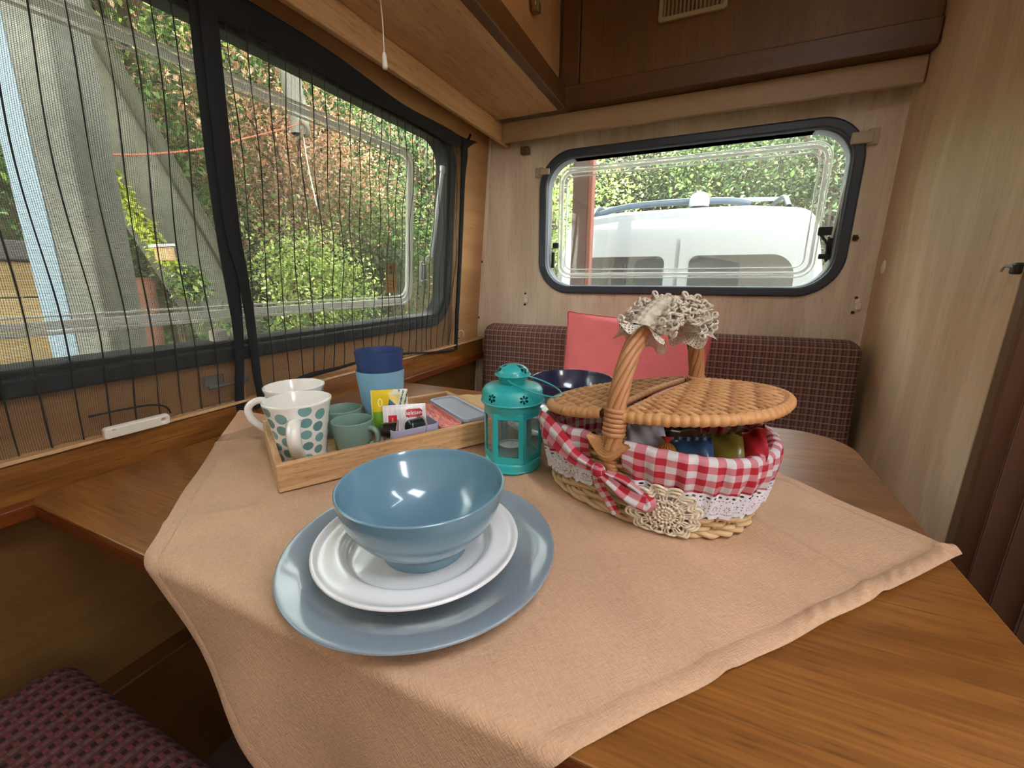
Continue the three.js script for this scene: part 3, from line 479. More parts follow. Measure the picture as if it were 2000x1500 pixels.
// --- small green cups
{
  const make = () => {
    const g = new THREE.Group(); const m = phy({ color: 0x7d9a8c, roughness: 0.38, clearcoat: 0.3, clearcoatRoughness: 0.2 });
    part('cup_body', lathe(prof([[0, 0.004], [0.02, 0.0045], [0.0262, 0.012], [0.0295, 0.03], [0.0318, 0.054], [0.033, 0.0562], [0.0342, 0.055], [0.0342, 0.053], [0.032, 0.03], [0.0288, 0.01], [0.0265, 0.002], [0.024, 0], [0.02, 0.001], [0, 0.001]], 80), 72), m, g);
    part('cup_handle', tube([[0.031, 0.042, 0], [0.040, 0.0435, 0], [0.0472, 0.037, 0], [0.0488, 0.027, 0], [0.044, 0.016, 0], [0.037, 0.013, 0], [0.0345, 0.017, 0]], 0.0047, 30, 10), m, g); return g;
  };
  const m = make(); m.scale.set(1, 0.92, 1); m.name = numbered('espresso_cup'); m.position.set(-0.5225, TF, -0.5); m.rotation.y = 0.12; scene.add(m);
  tag(m, 'small sage green cup in front beside the lavender box, handle to the right', 'cup', 'small green cups in the tray');
  const n = m.clone(); n.name = numbered('espresso_cup'); n.position.set(-0.587, TF, -0.541); n.rotation.y = 2.3; scene.add(n); n.userData = {};
  tag(n, 'small sage green cup half hidden behind the front green cup', 'cup', 'small green cups in the tray');
}
// --- nested tumblers
{
  const p = prof([[0, 0.004], [0.026, 0.0045], [0.0315, 0.009], [0.0365, 0.06], [0.042, 0.12], [0.0428, 0.1215], [0.0437, 0.121], [0.0438, 0.119], [0.0382, 0.06], [0.0332, 0.006], [0.0315, 0.0005], [0.028, 0], [0.026, 0.002], [0, 0.002]], 90);
  p.forEach((q) => { q[1] *= 0.935; }); const mk = (label, color, y) => { const t = part('tumbler', lathe(p, 80), std({ color, roughness: 0.5 }), scene); t.position.set(-0.545, y, -0.602); return tag(t, label, 'tumbler', 'nested tumblers'); };
  mk('light blue plastic tumbler standing in the tray, lower of the nested pair', 0x7fabc4, TF);
  mk('dark navy plastic tumbler nested inside the light blue one', 0x27406f, TF + 0.037);
}
// --- boxes, sachets and capsules in the tray
function openBox(name, label, u, v, w, d, h, th, color, ry = 0, rc = 0.012) {
  const [x, z] = onTray(u, v); const t = thing(name, label, 'box', [x, TF, z], TR.ry + ry); const m = std({ color, roughness: 0.45 });
  const wall = ring(-w / 2, -d / 2, w / 2, d / 2, rc, th, 0, h, 0.0008); wall.rotateX(-PI / 2); part('box_wall', wall, m, t);
  const fl = ext(rrShape(-w / 2 + 0.001, -d / 2 + 0.001, w / 2 - 0.001, d / 2 - 0.001, rc), 0.0025); fl.rotateX(-PI / 2); part('box_floor', fl, m, t); return t;
}
openBox('plastic_box', 'lavender plastic box at the tray front holding sachets and coffee capsules', 0.0265, 0.066, 0.084, 0.062, 0.042, 0.0022, 0xa7a2ba, 0.02);
{ // salmon tray insert with a crumpled lining
  const t = openBox('plastic_box', 'salmon pink plastic box between the lavender box and the lidded grey box', 0.093, 0.026, 0.041, 0.145, 0.034, 0.0022, 0xe89a8c, -0.03, 0.01);
  part('lining', surf(20, 50, (a, b) => [(a - 0.5) * 0.036, 0.026 + 0.004 * sin(a * 9 + b * 14) * sin(b * 23) + 0.003 * sin(a * 21 - b * 9), (b - 0.5) * 0.139]), std({ color: 0xe8948a, roughness: 0.6, side: THREE.DoubleSide }), t, 'crumpled salmon pink lining');
}
{ // lidded pale grey box
  const [x, z] = onTray(0.1445, 0.012); const t = thing('plastic_box', 'pale grey plastic box with a lid at the far end of the tray', 'box', [x, TF, z], TR.ry);
  const m = std({ color: 0xb3bccb, roughness: 0.4 }), b1 = ext(rrShape(-0.026, -0.078, 0.026, 0.078, 0.012), 0.03, 0.001); b1.rotateX(-PI / 2); b1.translate(0, 0.001, 0); part('box_body', b1, m, t);
  const l = ring(-0.0285, -0.0805, 0.0285, 0.0805, 0.014, 0.004, 0.03, 0.037, 0.001); l.rotateX(-PI / 2); const lid = part('lid', l, std({ color: 0xb9c3d6, roughness: 0.35 }), t); const l2 = ext(rrShape(-0.0255, -0.0775, 0.0255, 0.0775, 0.012), 0.002); l2.rotateX(-PI / 2); l2.translate(0, 0.0315, 0); part('lid_panel', l2, std({ color: 0xa9afb8, roughness: 0.45 }), lid);
}
function sachet(name, label, u, v, y, w, h, ry, tilt, draw) {
  const [x, z] = onTray(u, v); const t = thing(name, label, 'sachet', [x, y, z], ry); t.rotation.order = 'YXZ'; t.rotation.x = tilt;
  const tx = canvasTex(256, Math.round(256 * h / w), draw);
  const side = (s) => surf(16, 16, (a, b) => { const X = a * 2 - 1, Y = b * 2 - 1; return [X * w / 2, b * h, s * 0.0055 * Math.pow(Math.max(0, (1 - X * X * X * X) * (1 - Math.pow(Math.abs(Y), 5))), 0.8) + 0.0016 * sin(X * 6 + Y * 3) * (1 - Y * Y)]; });
  const f = side(1), b = side(-1); b.index.array.reverse(); b.computeVertexNormals();
  part('foil_front', f, phy({ map: tx, roughness: 0.35, clearcoat: 0.3 }), t); part('foil_back', b, std({ color: 0xd8d4c8, roughness: 0.4 }), t); return t;
}
sachet('tea_sachet', 'yellow tea sachet with a blue triangle and a green lower edge, standing behind', 0.002, 0.036, TF + 0.024, 0.062, 0.072, 0.62, -0.12, (c, W, H) => {
  c.fillStyle = '#e0c01c'; c.fillRect(0, 0, W, H); c.fillStyle = '#cfd0bc'; c.beginPath(); c.moveTo(W * 0.62, 0); c.lineTo(W, 0); c.lineTo(W, H * 0.5); c.lineTo(W * 0.72, H * 0.4); c.lineTo(W * 0.5, H * 0.16); c.fill();
  c.fillStyle = '#e3c567'; c.beginPath(); c.moveTo(W * 0.5, H * 0.14); c.lineTo(W * 0.78, H * 0.12); c.lineTo(W * 0.72, H * 0.42); c.fill(); c.fillStyle = '#2f6382'; c.beginPath(); c.moveTo(W * 0.5, H * 0.22); c.lineTo(W * 0.74, H * 0.42); c.lineTo(W * 0.44, H * 0.46); c.fill();
  for (let i = 0; i < 60; i++) { c.fillStyle = i % 3 ? '#2f342c' : '#8b8d74'; c.beginPath(); c.ellipse(W * (0.76 + 0.24 * ((i * 37 % 61) / 61)), H * (0.02 + 0.38 * ((i * 53 % 67) / 67)), 5, 3, i, 0, 7); c.fill(); }
  c.strokeStyle = '#f6ea9a'; c.lineWidth = 7; c.beginPath(); c.ellipse(W * 0.25, H * 0.3, 13, 26, 0, 0, 7); c.stroke(); c.fillStyle = '#6fa032'; c.fillRect(0, H * 0.52, W, H * 0.48); c.fillRect(W * 0.5, H * 0.4, W * 0.5, 16); c.fillStyle = '#e6d873'; c.fillRect(0, 0, 10, H);
});
sachet('coffee_sachet', 'white coffee sachet with a red square and a red oval logo', 0.02, 0.058, TF + 0.006, 0.072, 0.066, 0.66, -0.1, (c, W, H) => {
  c.fillStyle = '#e6dfe0'; c.fillRect(0, 0, W, H); for (let i = 0; i < 26; i++) { c.fillStyle = i % 2 ? 'rgba(200,192,200,0.18)' : 'rgba(255,255,255,0.18)'; c.fillRect((i * 71) % W, 0, 5, H); }
  c.fillStyle = '#c8202c'; c.fillRect(W * 0.12, H * 0.26, W * 0.2, H * 0.3); c.fillStyle = '#f08a7c'; c.fillRect(W * 0.2, H * 0.32, W * 0.035, H * 0.16);
  c.fillStyle = '#d8d2d2'; c.fillRect(W * 0.08, H * 0.03, W * 0.84, 5); c.fillStyle = '#b8222e'; c.beginPath(); c.roundRect ? c.roundRect(W * 0.52, H * 0.12, W * 0.4, H * 0.22, 20) : c.rect(W * 0.52, H * 0.12, W * 0.4, H * 0.22); c.fill();
  c.fillStyle = '#f3e9e6'; c.font = 'italic bold 30px sans-serif'; c.textAlign = 'center'; c.fillText('Dolciano', W * 0.72, H * 0.27);
});
function capsule(label, u, v, y, rot, col) {
  const [x, z] = onTray(u, v); const t = thing('coffee_capsule', label, 'capsule', [x, y, z]); t.rotation.set(...rot);
  part('capsule_cup', lathe(prof([[0, 0.027], [0.008, 0.0268], [0.0115, 0.024], [0.0128, 0.018], [0.0148, 0.004], [0.0155, 0.0015]], 30), 40), phy({ color: col, roughness: 0.3, metalness: 0.5, clearcoat: 0.5 }), t);
  part('capsule_foil', lathe([[0, -0.0005], [0.013, 0], [0.0182, 0], [0.0185, 0.0008], [0.018, 0.0016], [0.0152, 0.0016]], 40), std({ color: 0xb9a89c, roughness: 0.3, metalness: 0.85 }), t);
}
capsule('dark coffee capsule lying on the left in the lavender box', 0.0, 0.077, TF + 0.036, [0.4, 0.5, 1.25], 0x20241f);
capsule('coffee capsule showing its pale foil lid on the right in the lavender box', 0.04, 0.08, TF + 0.037, [1.25, 0.3, 0.35], 0x25302e);
// --- turquoise lantern
{
  const t = thing('lantern', 'turquoise metal lantern with glass sides and flower shaped holes', 'lantern', [-0.257, CY, -0.572], 0.25); t.scale.set(0.99, 0.945, 0.99);
  const teal = phy({ color: 0x2ba6a6, roughness: 0.35, clearcoat: 0.35, clearcoatRoughness: 0.25, side: THREE.DoubleSide });
  part('base', lathe([[0, 0], [0.0455, 0], [0.047, 0.0012], [0.0468, 0.003], [0.0455, 0.0045], [0.045, 0.012], [0.0435, 0.0155], [0.04, 0.017], [0, 0.017]], 72), teal, t);
  const R = 0.0405, y0 = 0.016, y1 = 0.1;
  for (let k = 0; k < 6; k++) {
    const a = k * PI / 3, w = 2 * R * Math.tan(PI / 6); const s = rrShape(-w / 2, y0, w / 2, y1, 0.0005); s.holes.push(rrShape(-w / 2 + 0.0075, y0 + 0.011, w / 2 - 0.0075, y1 - 0.01, 0.0012));
    const g = ext(s, 0.0012, 0.0003); g.translate(0, 0, R - 0.0012); g.rotateY(a); const fr = part('side_frame', g, teal, t);
    const p = new THREE.BoxGeometry(w - 0.008, y1 - y0 - 0.014, 0.0008); p.translate(0, (y0 + y1) / 2, R - 0.0022); p.rotateY(a); part('pane', p, phy({ color: 0xf2f6f4, roughness: 0.03, transmission: 0.96, thickness: 0 }), fr);
  }
  const flower = canvasTex(1024, 256, (c, W, H) => { c.fillStyle = '#fff'; c.fillRect(0, 0, W, H); c.fillStyle = '#000'; for (let k = 0; k < 6; k++) { const x = (k + 0.5) / 6 * W, y = H * 0.5; for (let j = 0; j < 6; j++) { const a = j * PI / 3 + PI / 6; c.beginPath(); for (let q = 0; q <= 20; q++) { const w = q / 20 * 2 * PI, lx = 14.5 + 10 * cos(w), ly = 5.4 * sin(w) * (1.1 + 0.5 * cos(w)), X = x + lx * cos(a) - ly * sin(a), Y = y + (lx * sin(a) + ly * cos(a)) * 3.9; q ? c.lineTo(X, Y) : c.moveTo(X, Y); } c.fill(); } } });
  flower.colorSpace = THREE.NoColorSpace;
  const tealHole = phy({ color: 0x2ba6a6, roughness: 0.35, clearcoat: 0.35, clearcoatRoughness: 0.25, side: THREE.DoubleSide, alphaMap: flower, alphaTest: 0.5 });
  part('roof_band', lathe([[0.0415, 0.096], [0.0425, 0.099], [0.0455, 0.107], [0.0462, 0.111], [0.0495, 0.1125], [0.0505, 0.114], [0.049, 0.1155]], 72), teal, t);
  part('roof_side', lathe([[0.049, 0.1155], [0.0488, 0.122], [0.0478, 0.129], [0.0455, 0.1335]], 72), tealHole, t);
  part('roof_top', lathe(prof([[0.0455, 0.1335], [0.042, 0.137], [0.034, 0.1395], [0.024, 0.141], [0.019, 0.1415]], 20), 72), teal, t);
  const fin = part('finial', lathe([[0.0175, 0.141], [0.02, 0.143], [0.0225, 0.149], [0.0235, 0.154], [0.0278, 0.155], [0.0285, 0.1562], [0.0265, 0.1575]], 56), teal, t);
  const fl2 = flower.clone(); fl2.repeat.set(0.5, 1); fl2.needsUpdate = true;
  const cg = lathe(prof([[0.0265, 0.1575], [0.0245, 0.163], [0.019, 0.1685], [0.01, 0.172], [0, 0.173]], 24), 56);
  part('cap', cg, phy({ color: 0x2ba6a6, roughness: 0.35, clearcoat: 0.35, side: THREE.DoubleSide, alphaMap: fl2, alphaTest: 0.5 }), fin);
  part('wire_handle', tube([[-0.004, 0.1505, 0.0226], [0.01, 0.146, 0.034], [0.04, 0.137, 0.04], [0.066, 0.128, 0.026], [0.076, 0.125, 0.0], [0.066, 0.128, -0.028], [0.04, 0.137, -0.04], [0.012, 0.147, -0.032], [0.0, 0.1505, -0.0226]], 0.0013, 60, 8), teal, t, 'thin turquoise wire handle folded to the side');
  const c = thing('tealight', 'white tealight candle in a metal cup inside the lantern', 'candle', [-0.259, CY + 0.0162, -0.571]);
  part('metal_cup', lathe([[0, 0], [0.0185, 0], [0.019, 0.001], [0.019, 0.0165], [0.0195, 0.017], [0.0186, 0.017], [0.0182, 0.015]], 40), std({ color: 0xb9bdbd, metalness: 0.9, roughness: 0.35 }), c);
  part('wax', lathe([[0, 0.0135], [0.012, 0.0132], [0.0182, 0.0142]], 40), std({ color: 0xe9e6dc, roughness: 0.5 }), c); part('wick', tube([[0, 0.013, 0], [0.001, 0.018, 0], [0.002, 0.021, 0.001]], 0.0007, 6, 6), M.whitePlastic, c);
}

// ================================================================= PICNIC BASKET
{
  const t = thing('picnic_basket', 'wicker picnic basket with two lids, red gingham lining, white lace and a crochet covered handle', 'basket', [-0.056, CY, -0.575], -20 * PI / 180);
  const cane = std({ color: 0xc6905c, roughness: 0.5 }), caneLight = std({ color: 0xd0b084, roughness: 0.5 }), caneRed = std({ color: 0xb07a50, roughness: 0.45 }), caneDark = std({ color: 0x9a6a3c, roughness: 0.5 });
  const se = (A, B, f, n = 2.35) => { const c = cos(f), s = sin(f); return [A * Math.sign(c) * Math.pow(Math.abs(c), 2 / n), B * Math.sign(s) * Math.pow(Math.abs(s), 2 / n)]; };
  const sizeAt = (y) => { const k = Math.min(1.1, y / 0.1); return [0.132 + 0.020 * Math.pow(k, 0.8), 0.089 + 0.022 * Math.pow(k, 0.8)]; };
  const rimY = (f) => 0.1 + 0.004 * cos(2 * f + PI) - 0.010 * sm(0.2, -1, cos(f)) + 0.0 * f;
  const wall = (f, y, off = 0) => { const [A0, B] = sizeAt(y), A = A0 * (1 - 0.06 * sm(0.3, -1, cos(f))), p = se(A, B, f), e = 0.01, a = se(A, B, f - e), b = se(A, B, f + e); const tx = b[0] - a[0], tz = b[1] - a[1], L = Math.hypot(tx, tz) || 1; return [p[0] + tz / L * off, y, p[1] - tx / L * off]; };
  // base and wall weave
  const bs = new THREE.Shape(); for (let i = 0; i <= 64; i++) { const p = se(0.130, 0.087, i / 64 * 2 * PI); i ? bs.lineTo(p[0], p[1]) : bs.moveTo(p[0], p[1]); }
  const bg = ext(bs, 0.006, 0.001); bg.rotateX(PI / 2); bg.translate(0, 0.008, 0); part('basket_base', bg, caneDark, t);
  const NS = 34, stakes = [], rows = [], foot = [];
  for (let i = 0; i < NS; i++) { const f = i / NS * 2 * PI; stakes.push(tube([wall(f, 0.004, -0.001), wall(f, 0.03), wall(f, 0.06), wall(f, rimY(f) - 0.004)], 0.0026, 8, 6)); }
  part('stakes', stakes, caneLight, t);
  for (let r = 0; r < 13; r++) {
    const y = 0.0105 + r * 0.0066, pts = []; if (y > 0.094) continue;
    for (let i = 0; i < NS * 4; i++) { const f = i / (NS * 4) * 2 * PI; pts.push(V(...wall(f, y + 0.0007 * sin(i * 0.9 + r * 2.1) + 0.0016 * cos(i / 4 * PI + r * PI), 0.0042 * cos(i / 4 * PI + r * PI)))); }
    rows.push(tube(pts, 0.0031, NS * 6, 6, true));
  }
  const wv = part('weave', rows, caneLight, t); wv.userData.kind = 'stuff';
  for (let k = 0; k < 2; k++) { const pts = []; for (let i = 0; i < 120; i++) { const f = i / 120 * 2 * PI; pts.push(V(...wall(f, 0.0045 + 0.0025 * sin(i * PI / 4 + k * PI), 0.003 + 0.0032 * cos(i * PI / 4 + k * PI)))); } foot.push(tube(pts, 0.0036, 360, 7, true)); }
  part('foot_border', foot, caneLight, t);
  const rimG = []; for (let k = 0; k < 2; k++) { const pts = []; for (let i = 0; i < 96; i++) { const f = i / 96 * 2 * PI; pts.push(V(...wall(f, rimY(f) - 0.004 + 0.003 * sin(i * PI / 3 + k * PI), 0.003 * cos(i * PI / 3 + k * PI)))); } rimG.push(tube(pts, 0.0036, 300, 6, true)); }
  part('rim_border', rimG, cane, t);
  // gingham lining, rolled over the rim, in two pieces that part at the handle
  const tGing = tex(256, 256, (u, v, i, j) => { const a = (u * 2) % 1 < 0.5 ? 1 : 0, b = (v * 2) % 1 < 0.5 ? 1 : 0, n = hash(i, j, 3), wt = ((i + j) >> 1) % 2; let c = a && b ? [176, 28, 46] : a || b ? (wt ? [196, 92, 106] : [206, 150, 156]) : [208, 202, 202]; const k = 0.86 + 0.18 * n; return [c[0] * k, c[1] * k, c[2] * k]; }, { repeat: [1 / 0.041, 1 / 0.041] });
  const ging = std({ map: tGing, roughness: 0.9, side: THREE.DoubleSide });
  const lacePaint = canvasTex(1024, 256, (c, W, H) => {
    c.fillStyle = '#fff'; c.fillRect(0, 0, W, H); c.fillStyle = '#000';
    for (let i = 0; i < 16; i++) { c.beginPath(); c.ellipse(32 + i * 64, 30, 17, 11, 0, 0, 7); c.fill(); c.beginPath(); c.ellipse(i * 64, 62, 9, 5, 0.5, 0, 7); c.fill(); c.beginPath(); c.ellipse(32 + i * 64, 70, 9, 5, -0.5, 0, 7); c.fill(); }
    for (let i = 0; i < 8; i++) { const x = 64 + i * 128, y = 150; for (let k = 0; k < 8; k++) { const a = k * PI / 4 + 0.2; c.save(); c.translate(x + cos(a) * 26, y + sin(a) * 24); c.rotate(a); c.beginPath(); c.ellipse(0, 0, 11, 4, 0, 0, 7); c.fill(); c.restore(); } for (let k = 0; k < 3; k++) { c.beginPath(); c.ellipse(i * 128 + 6, 106 + k * 30, 7, 4, k, 0, 7); c.fill(); }
      for (let k = -3; k <= 3; k++) { c.beginPath(); c.ellipse(x + k * 16, 205 - k * k * 1.2, 4, 7, 0, 0, 7); c.fill(); } c.beginPath(); c.moveTo(i * 128 - 22, 256); c.quadraticCurveTo(i * 128, 205, i * 128 + 22, 256); c.fill(); } c.fillRect(0, 250, W, 6);
  }); lacePaint.colorSpace = THREE.NoColorSpace; lacePaint.repeat.set(1 / 0.125, 1);
  const lace = std({ color: 0xd9d8e2, roughness: 0.9, side: THREE.DoubleSide, alphaMap: lacePaint, alphaTest: 0.5 });
  const rump = (f, b) => 0.0022 * sin(f * 31 + b * 4) + 0.0016 * sin(f * 53 + 1);
  const pieces = [[-1.47, 1.42, 'right'], [1.63, 4.55, 'left']];
  for (const [f0, f1] of pieces) {
    const arc = (a) => (f0 + a * (f1 - f0));
    const P = (a, b) => {
      const f = arc(a), y0 = rimY(f), end = Math.min(sm(0, 0.05, a), sm(1, 0.95, a)), drop = 0.038 * (0.75 + 0.25 * end), dip = 0;
      if (b < 0.4) { const k = b / 0.4; return wall(f, 0.045 + (y0 - 0.045) * k, -0.008 - 0.003 * sin(k * PI) + rump(f, b) * 0.6); }
      if (b < 0.55) { const k = (b - 0.4) / 0.15, q = k * PI; return wall(f, y0 + 0.007 * sin(q), -0.0005 - 0.0085 * cos(q) + rump(f, b) * 0.4); }
      const k = (b - 0.55) / 0.45; return wall(f, y0 - k * drop, 0.008 + 0.0025 * sin(k * PI) + rump(f, b) * (0.4 + 0.6 * k));
    };
    const L = (f1 - f0) * 0.135;
    const g = surf(150, 40, P, (a, b) => [a * L, b * 0.11]); const pc = part('gingham_lining', g, ging, t);
    const Pl = (a, b) => { const f = arc(a), y0 = rimY(f) - 0.035; return wall(f, y0 - b * 0.033, 0.0095 + 0.0015 * sin(f * 40) * b + rump(f, 1) * (1 - b * 0.5)); };
    part('lace_trim', surf(150, 6, Pl, (a, b) => [a * L, 1 - b]), lace, pc, 'white cotton lace edging');
  }
  // tie ribbon with knot, loops and tail
  {
    const rib = (pts, hw, n = 40) => { const c = new THREE.CatmullRomCurve3(pts.map((p) => V(p[0], p[1], p[2]))), up = V(0, 1, 0); return surf(n, 6, (a, b) => { const p = c.getPoint(a), d = c.getTangent(a); const nrm = V(0.05, 0.1, 1).normalize(), w = d.clone().cross(nrm).normalize(), k = (b * 2 - 1) * hw(a); return [p.x + w.x * k, p.y + w.y * k, p.z + 0.002 * cos(b * 9) + w.z * k + 0.004 * (1 - (b * 2 - 1) ** 2)]; }, (a, b) => [a * 0.1, b * 0.026]); };
    const w0 = wall(1.555, 0.07, 0.012);
    const q = (f, y, o) => wall(f, y, o);
    const bow = part('tie_ribbon', [
      rib([q(1.57, 0.068, 0.014), q(1.72, 0.075, 0.017), q(1.9, 0.09, 0.016), q(2.15, 0.1, 0.014), q(2.4, 0.094, 0.011)], (a) => 0.004 + 0.010 * sin(Math.min(1, a * 1.3) * PI * 0.55)),
      rib([q(1.57, 0.066, 0.016), q(1.45, 0.060, 0.022), q(1.36, 0.052, 0.024), q(1.25, 0.044, 0.02), q(1.21, 0.043, 0.017), q(1.26, 0.05, 0.013), q(1.4, 0.062, 0.013), q(1.52, 0.066, 0.014)], (a) => 0.004 + 0.0065 * sin(Math.min(1, a) * PI)),
      rib([q(1.575, 0.066, 0.016), q(1.56, 0.05, 0.017), q(1.52, 0.03, 0.013), q(1.47, 0.009, 0.01)], (a) => 0.004 + 0.0045 * sm(0, 0.4, a) * (1 - 0.35 * a)),
    ], ging, t, 'red gingham tie ribbon');
    const kn = new THREE.SphereGeometry(0.0095, 20, 14); kn.scale(1.0, 0.95, 0.75); kn.translate(w0[0] - 0.001, 0.069, w0[2] + 0.005); part('knot', uvm(kn, 'y'), ging, bow);
  }
  // crochet rosette on the front
  {
    const g = [], on = (r, a, o = 0.012) => { const y = Math.max(0.004, 0.031 + 0.85 * r * sin(a)); return V(...wall(1.08 - 0.92 * r * cos(a) / 0.135, y, o)); };
    const cr = std({ color: 0xdacdb8, roughness: 0.95 });
    const ringAt = (r, amp, n, rad) => { const pts = []; for (let i = 0; i < n * 8; i++) { const a = i / (n * 8) * 2 * PI; pts.push(on(r + amp * Math.abs(sin(a * n / 2)), a, 0.0118 + 0.0012 * sin(i))); } g.push(tube(pts, rad, n * 16, 5, true)); };
    ringAt(0.003, 0, 6, 0.0016); ringAt(0.007, 0.0006, 8, 0.0018); ringAt(0.0115, 0.0012, 12, 0.002); ringAt(0.0185, 0.002, 12, 0.0018); ringAt(0.0225, 0.001, 16, 0.0014); ringAt(0.030, 0.004, 12, 0.0018); ringAt(0.0345, 0.006, 12, 0.0018); ringAt(0.038, 0.0075, 12, 0.0018);
    for (let i = 0; i < 48; i++) { const a = i / 48 * 2 * PI; g.push(tube([on(0.003, a), on(0.007, a + 0.03), on(0.0115, a)], 0.0011, 4, 4)); if (i % 2 === 0) g.push(tube([on(0.0115, a), on(0.0185, a)], 0.0012, 4, 4)); if (i % 4 < 3) { g.push(tube([on(0.0225, a), on(0.03, a), on(0.0395, a)], 0.0012, 6, 4)); g.push(tube([on(0.033, a + 0.06), on(0.044, a + 0.06)], 0.0011, 4, 4)); } }
    part('crochet_rosette', g, cr, t, 'cream crochet rosette');
  }
  // lids
  const lid = (sgn, tilt) => {
    const A = sgn > 0 ? 0.142 : 0.146, B = 0.115, x0 = 0.004, edge = (z) => x0 + (A - x0) * Math.pow(Math.max(0, 1 - Math.pow(Math.abs(z) / B, 2.2)), 1 / 2.1), G = new THREE.Matrix4().makeTranslation(0.012 + sgn * 0.006, 0.139, 0).multiply(new THREE.Matrix4().makeRotationZ(tilt));
    const place = (g) => { if (sgn < 0) { g.scale(-1, 1, 1); const p = g.index ? g.index.array : null; if (p) for (let i = 0; i < p.length; i += 3) { const q = p[i]; p[i] = p[i + 1]; p[i + 1] = q; } } g.applyMatrix4(G); return g; };
    const sh = new THREE.Shape(); sh.moveTo(x0, -B); for (let i = 0; i <= 40; i++) { const f = -PI / 2 + i / 40 * PI; const z = B * sin(f); sh.lineTo(edge(z * 0.9999), z); } sh.lineTo(x0, B);
    const bg2 = new THREE.ShapeGeometry(sh, 8); bg2.rotateX(PI / 2); const L = part('lid', place(bg2), std({ color: 0x8f6334, roughness: 0.7, side: THREE.DoubleSide }), t);
    const tones = [[], [], []]; let n = 0;
    for (let z = -B + 0.008; z < B - 0.006; z += 0.0058) { n++; const xe = edge(z) - 0.004; if (xe < 0.02) continue; const pts = []; for (let x = x0; x < xe; x += 0.007) pts.push([x, 0.0018 + 0.0026 * sin(x / 0.014 * PI + n * PI * 0.55) * 0.9, z + 0.0008 * sin(x * 300 + n)]); pts.push([xe, 0.001, z]); tones[n % 3].push(place(tube(pts, 0.0029, pts.length * 2, 6))); }
    tones.forEach((g, i) => { const w = part('lid_weave', g, [cane, caneRed, std({ color: 0xcf9c68, roughness: 0.45 })][i], L); w.userData.kind = 'stuff'; });
    const st = []; for (let x = x0 + 0.01; x < A - 0.015; x += 0.014) { const k = (x - x0) / (A - x0), zz = B * Math.pow(Math.max(0, 1 - Math.pow(k, 2.1)), 1 / 2.2) - 0.004; st.push(place(tube([[x, 0.0018, -zz], [x, 0.0018, 0], [x, 0.0018, zz]], 0.0024, 10, 5))); } part('lid_stakes', st, caneRed, L);
    const bp = []; for (let i = 0; i <= 60; i++) { const f = -PI / 2 + i / 60 * PI, z = B * sin(f); bp.push([edge(z * 0.9999), -0.001, z]); }
    part('lid_border', place(tube(bp, (k) => 0.0066 * (0.86 + 0.2 * Math.abs(sin(k * PI * 44))), 400, 10)), cane, L);
    part('hinge_bar', place(tube([[x0, 0, -B + 0.004], [x0, 0.003, 0], [x0, 0, B - 0.004]], (k) => 0.0042 * (0.9 + 0.15 * Math.abs(sin(k * PI * 20))), 120, 8)), caneRed, L);
  };
  lid(1, 0.115); lid(-1, 0.2);
  // handle
  const arch = new THREE.CatmullRomCurve3([V(0.018, 0.1, 0.119), V(0.018, 0.118, 0.118), V(0.018, 0.16, 0.112), V(0.018, 0.2, 0.095), V(0.018, 0.238, 0.06), V(0.018, 0.252, 0.02), V(0.018, 0.252, -0.02), V(0.018, 0.238, -0.06), V(0.018, 0.2, -0.095), V(0.018, 0.16, -0.112), V(0.018, 0.118, -0.118), V(0.018, 0.1, -0.119)]);
  const H = part('handle', (() => { const gs = []; for (let k = 0; k < 7; k++) { const pts = []; for (let i = 0; i <= 70; i++) { const u = i / 70, p = arch.getPointAt(u), d = arch.getTangentAt(u), nx = V(1, 0, 0), ny = d.clone().cross(nx).normalize(), a = k / 7 * 2 * PI + u * 14; pts.push(p.clone().addScaledVector(nx, 0.0072 * cos(a)).addScaledVector(ny, 0.0072 * sin(a))); } gs.push(tube(pts, 0.0042, 180, 7)); } return gs; })(), caneRed, t);
  for (const s of [1, -1]) {
    const gs = []; for (let k = 0; k < 6; k++) { const g = new THREE.TorusGeometry(0.0105, 0.0032, 8, 28); g.rotateX(PI / 2); g.scale(1, 1, 1); g.rotateX(-s * 0.1); g.translate(0.018, 0.118 + k * 0.0054, s * (0.118 - k * 0.0008)); gs.push(g); } part('handle_wrap', gs, caneRed, H);
    const e = []; for (let k = 0; k < 9; k++) { const w = 0.006 + k * 0.0026; e.push(tube([[0.012 - w, 0.108, s * (0.114 + 0.001 * k)], [0.012, 0.113 - k * 0.0035 + 0.004, s * (0.124)], [0.012 + w, 0.108, s * (0.114 + 0.001 * k)]], 0.0028, 10, 6)); e.push(tube([[0.012 - w, 0.108, s * 0.116], [0.012, 0.104 - w * 0.7, s * 0.122], [0.012 + w, 0.108, s * 0.116]], 0.0026, 10, 6)); }
    for (let k = 0; k < 8; k++) { const g = new THREE.TorusGeometry(0.0075, 0.003, 8, 20); g.rotateX(PI / 2); g.scale(1, 1, 0.6); const y = 0.092 - k * 0.0055, p = wall(PI / 2 - 0.08, y, 0.004); g.translate(0.012, y, s * p[2]); e.push(g); }
    part('rim_binding', e, cane, H);
  }
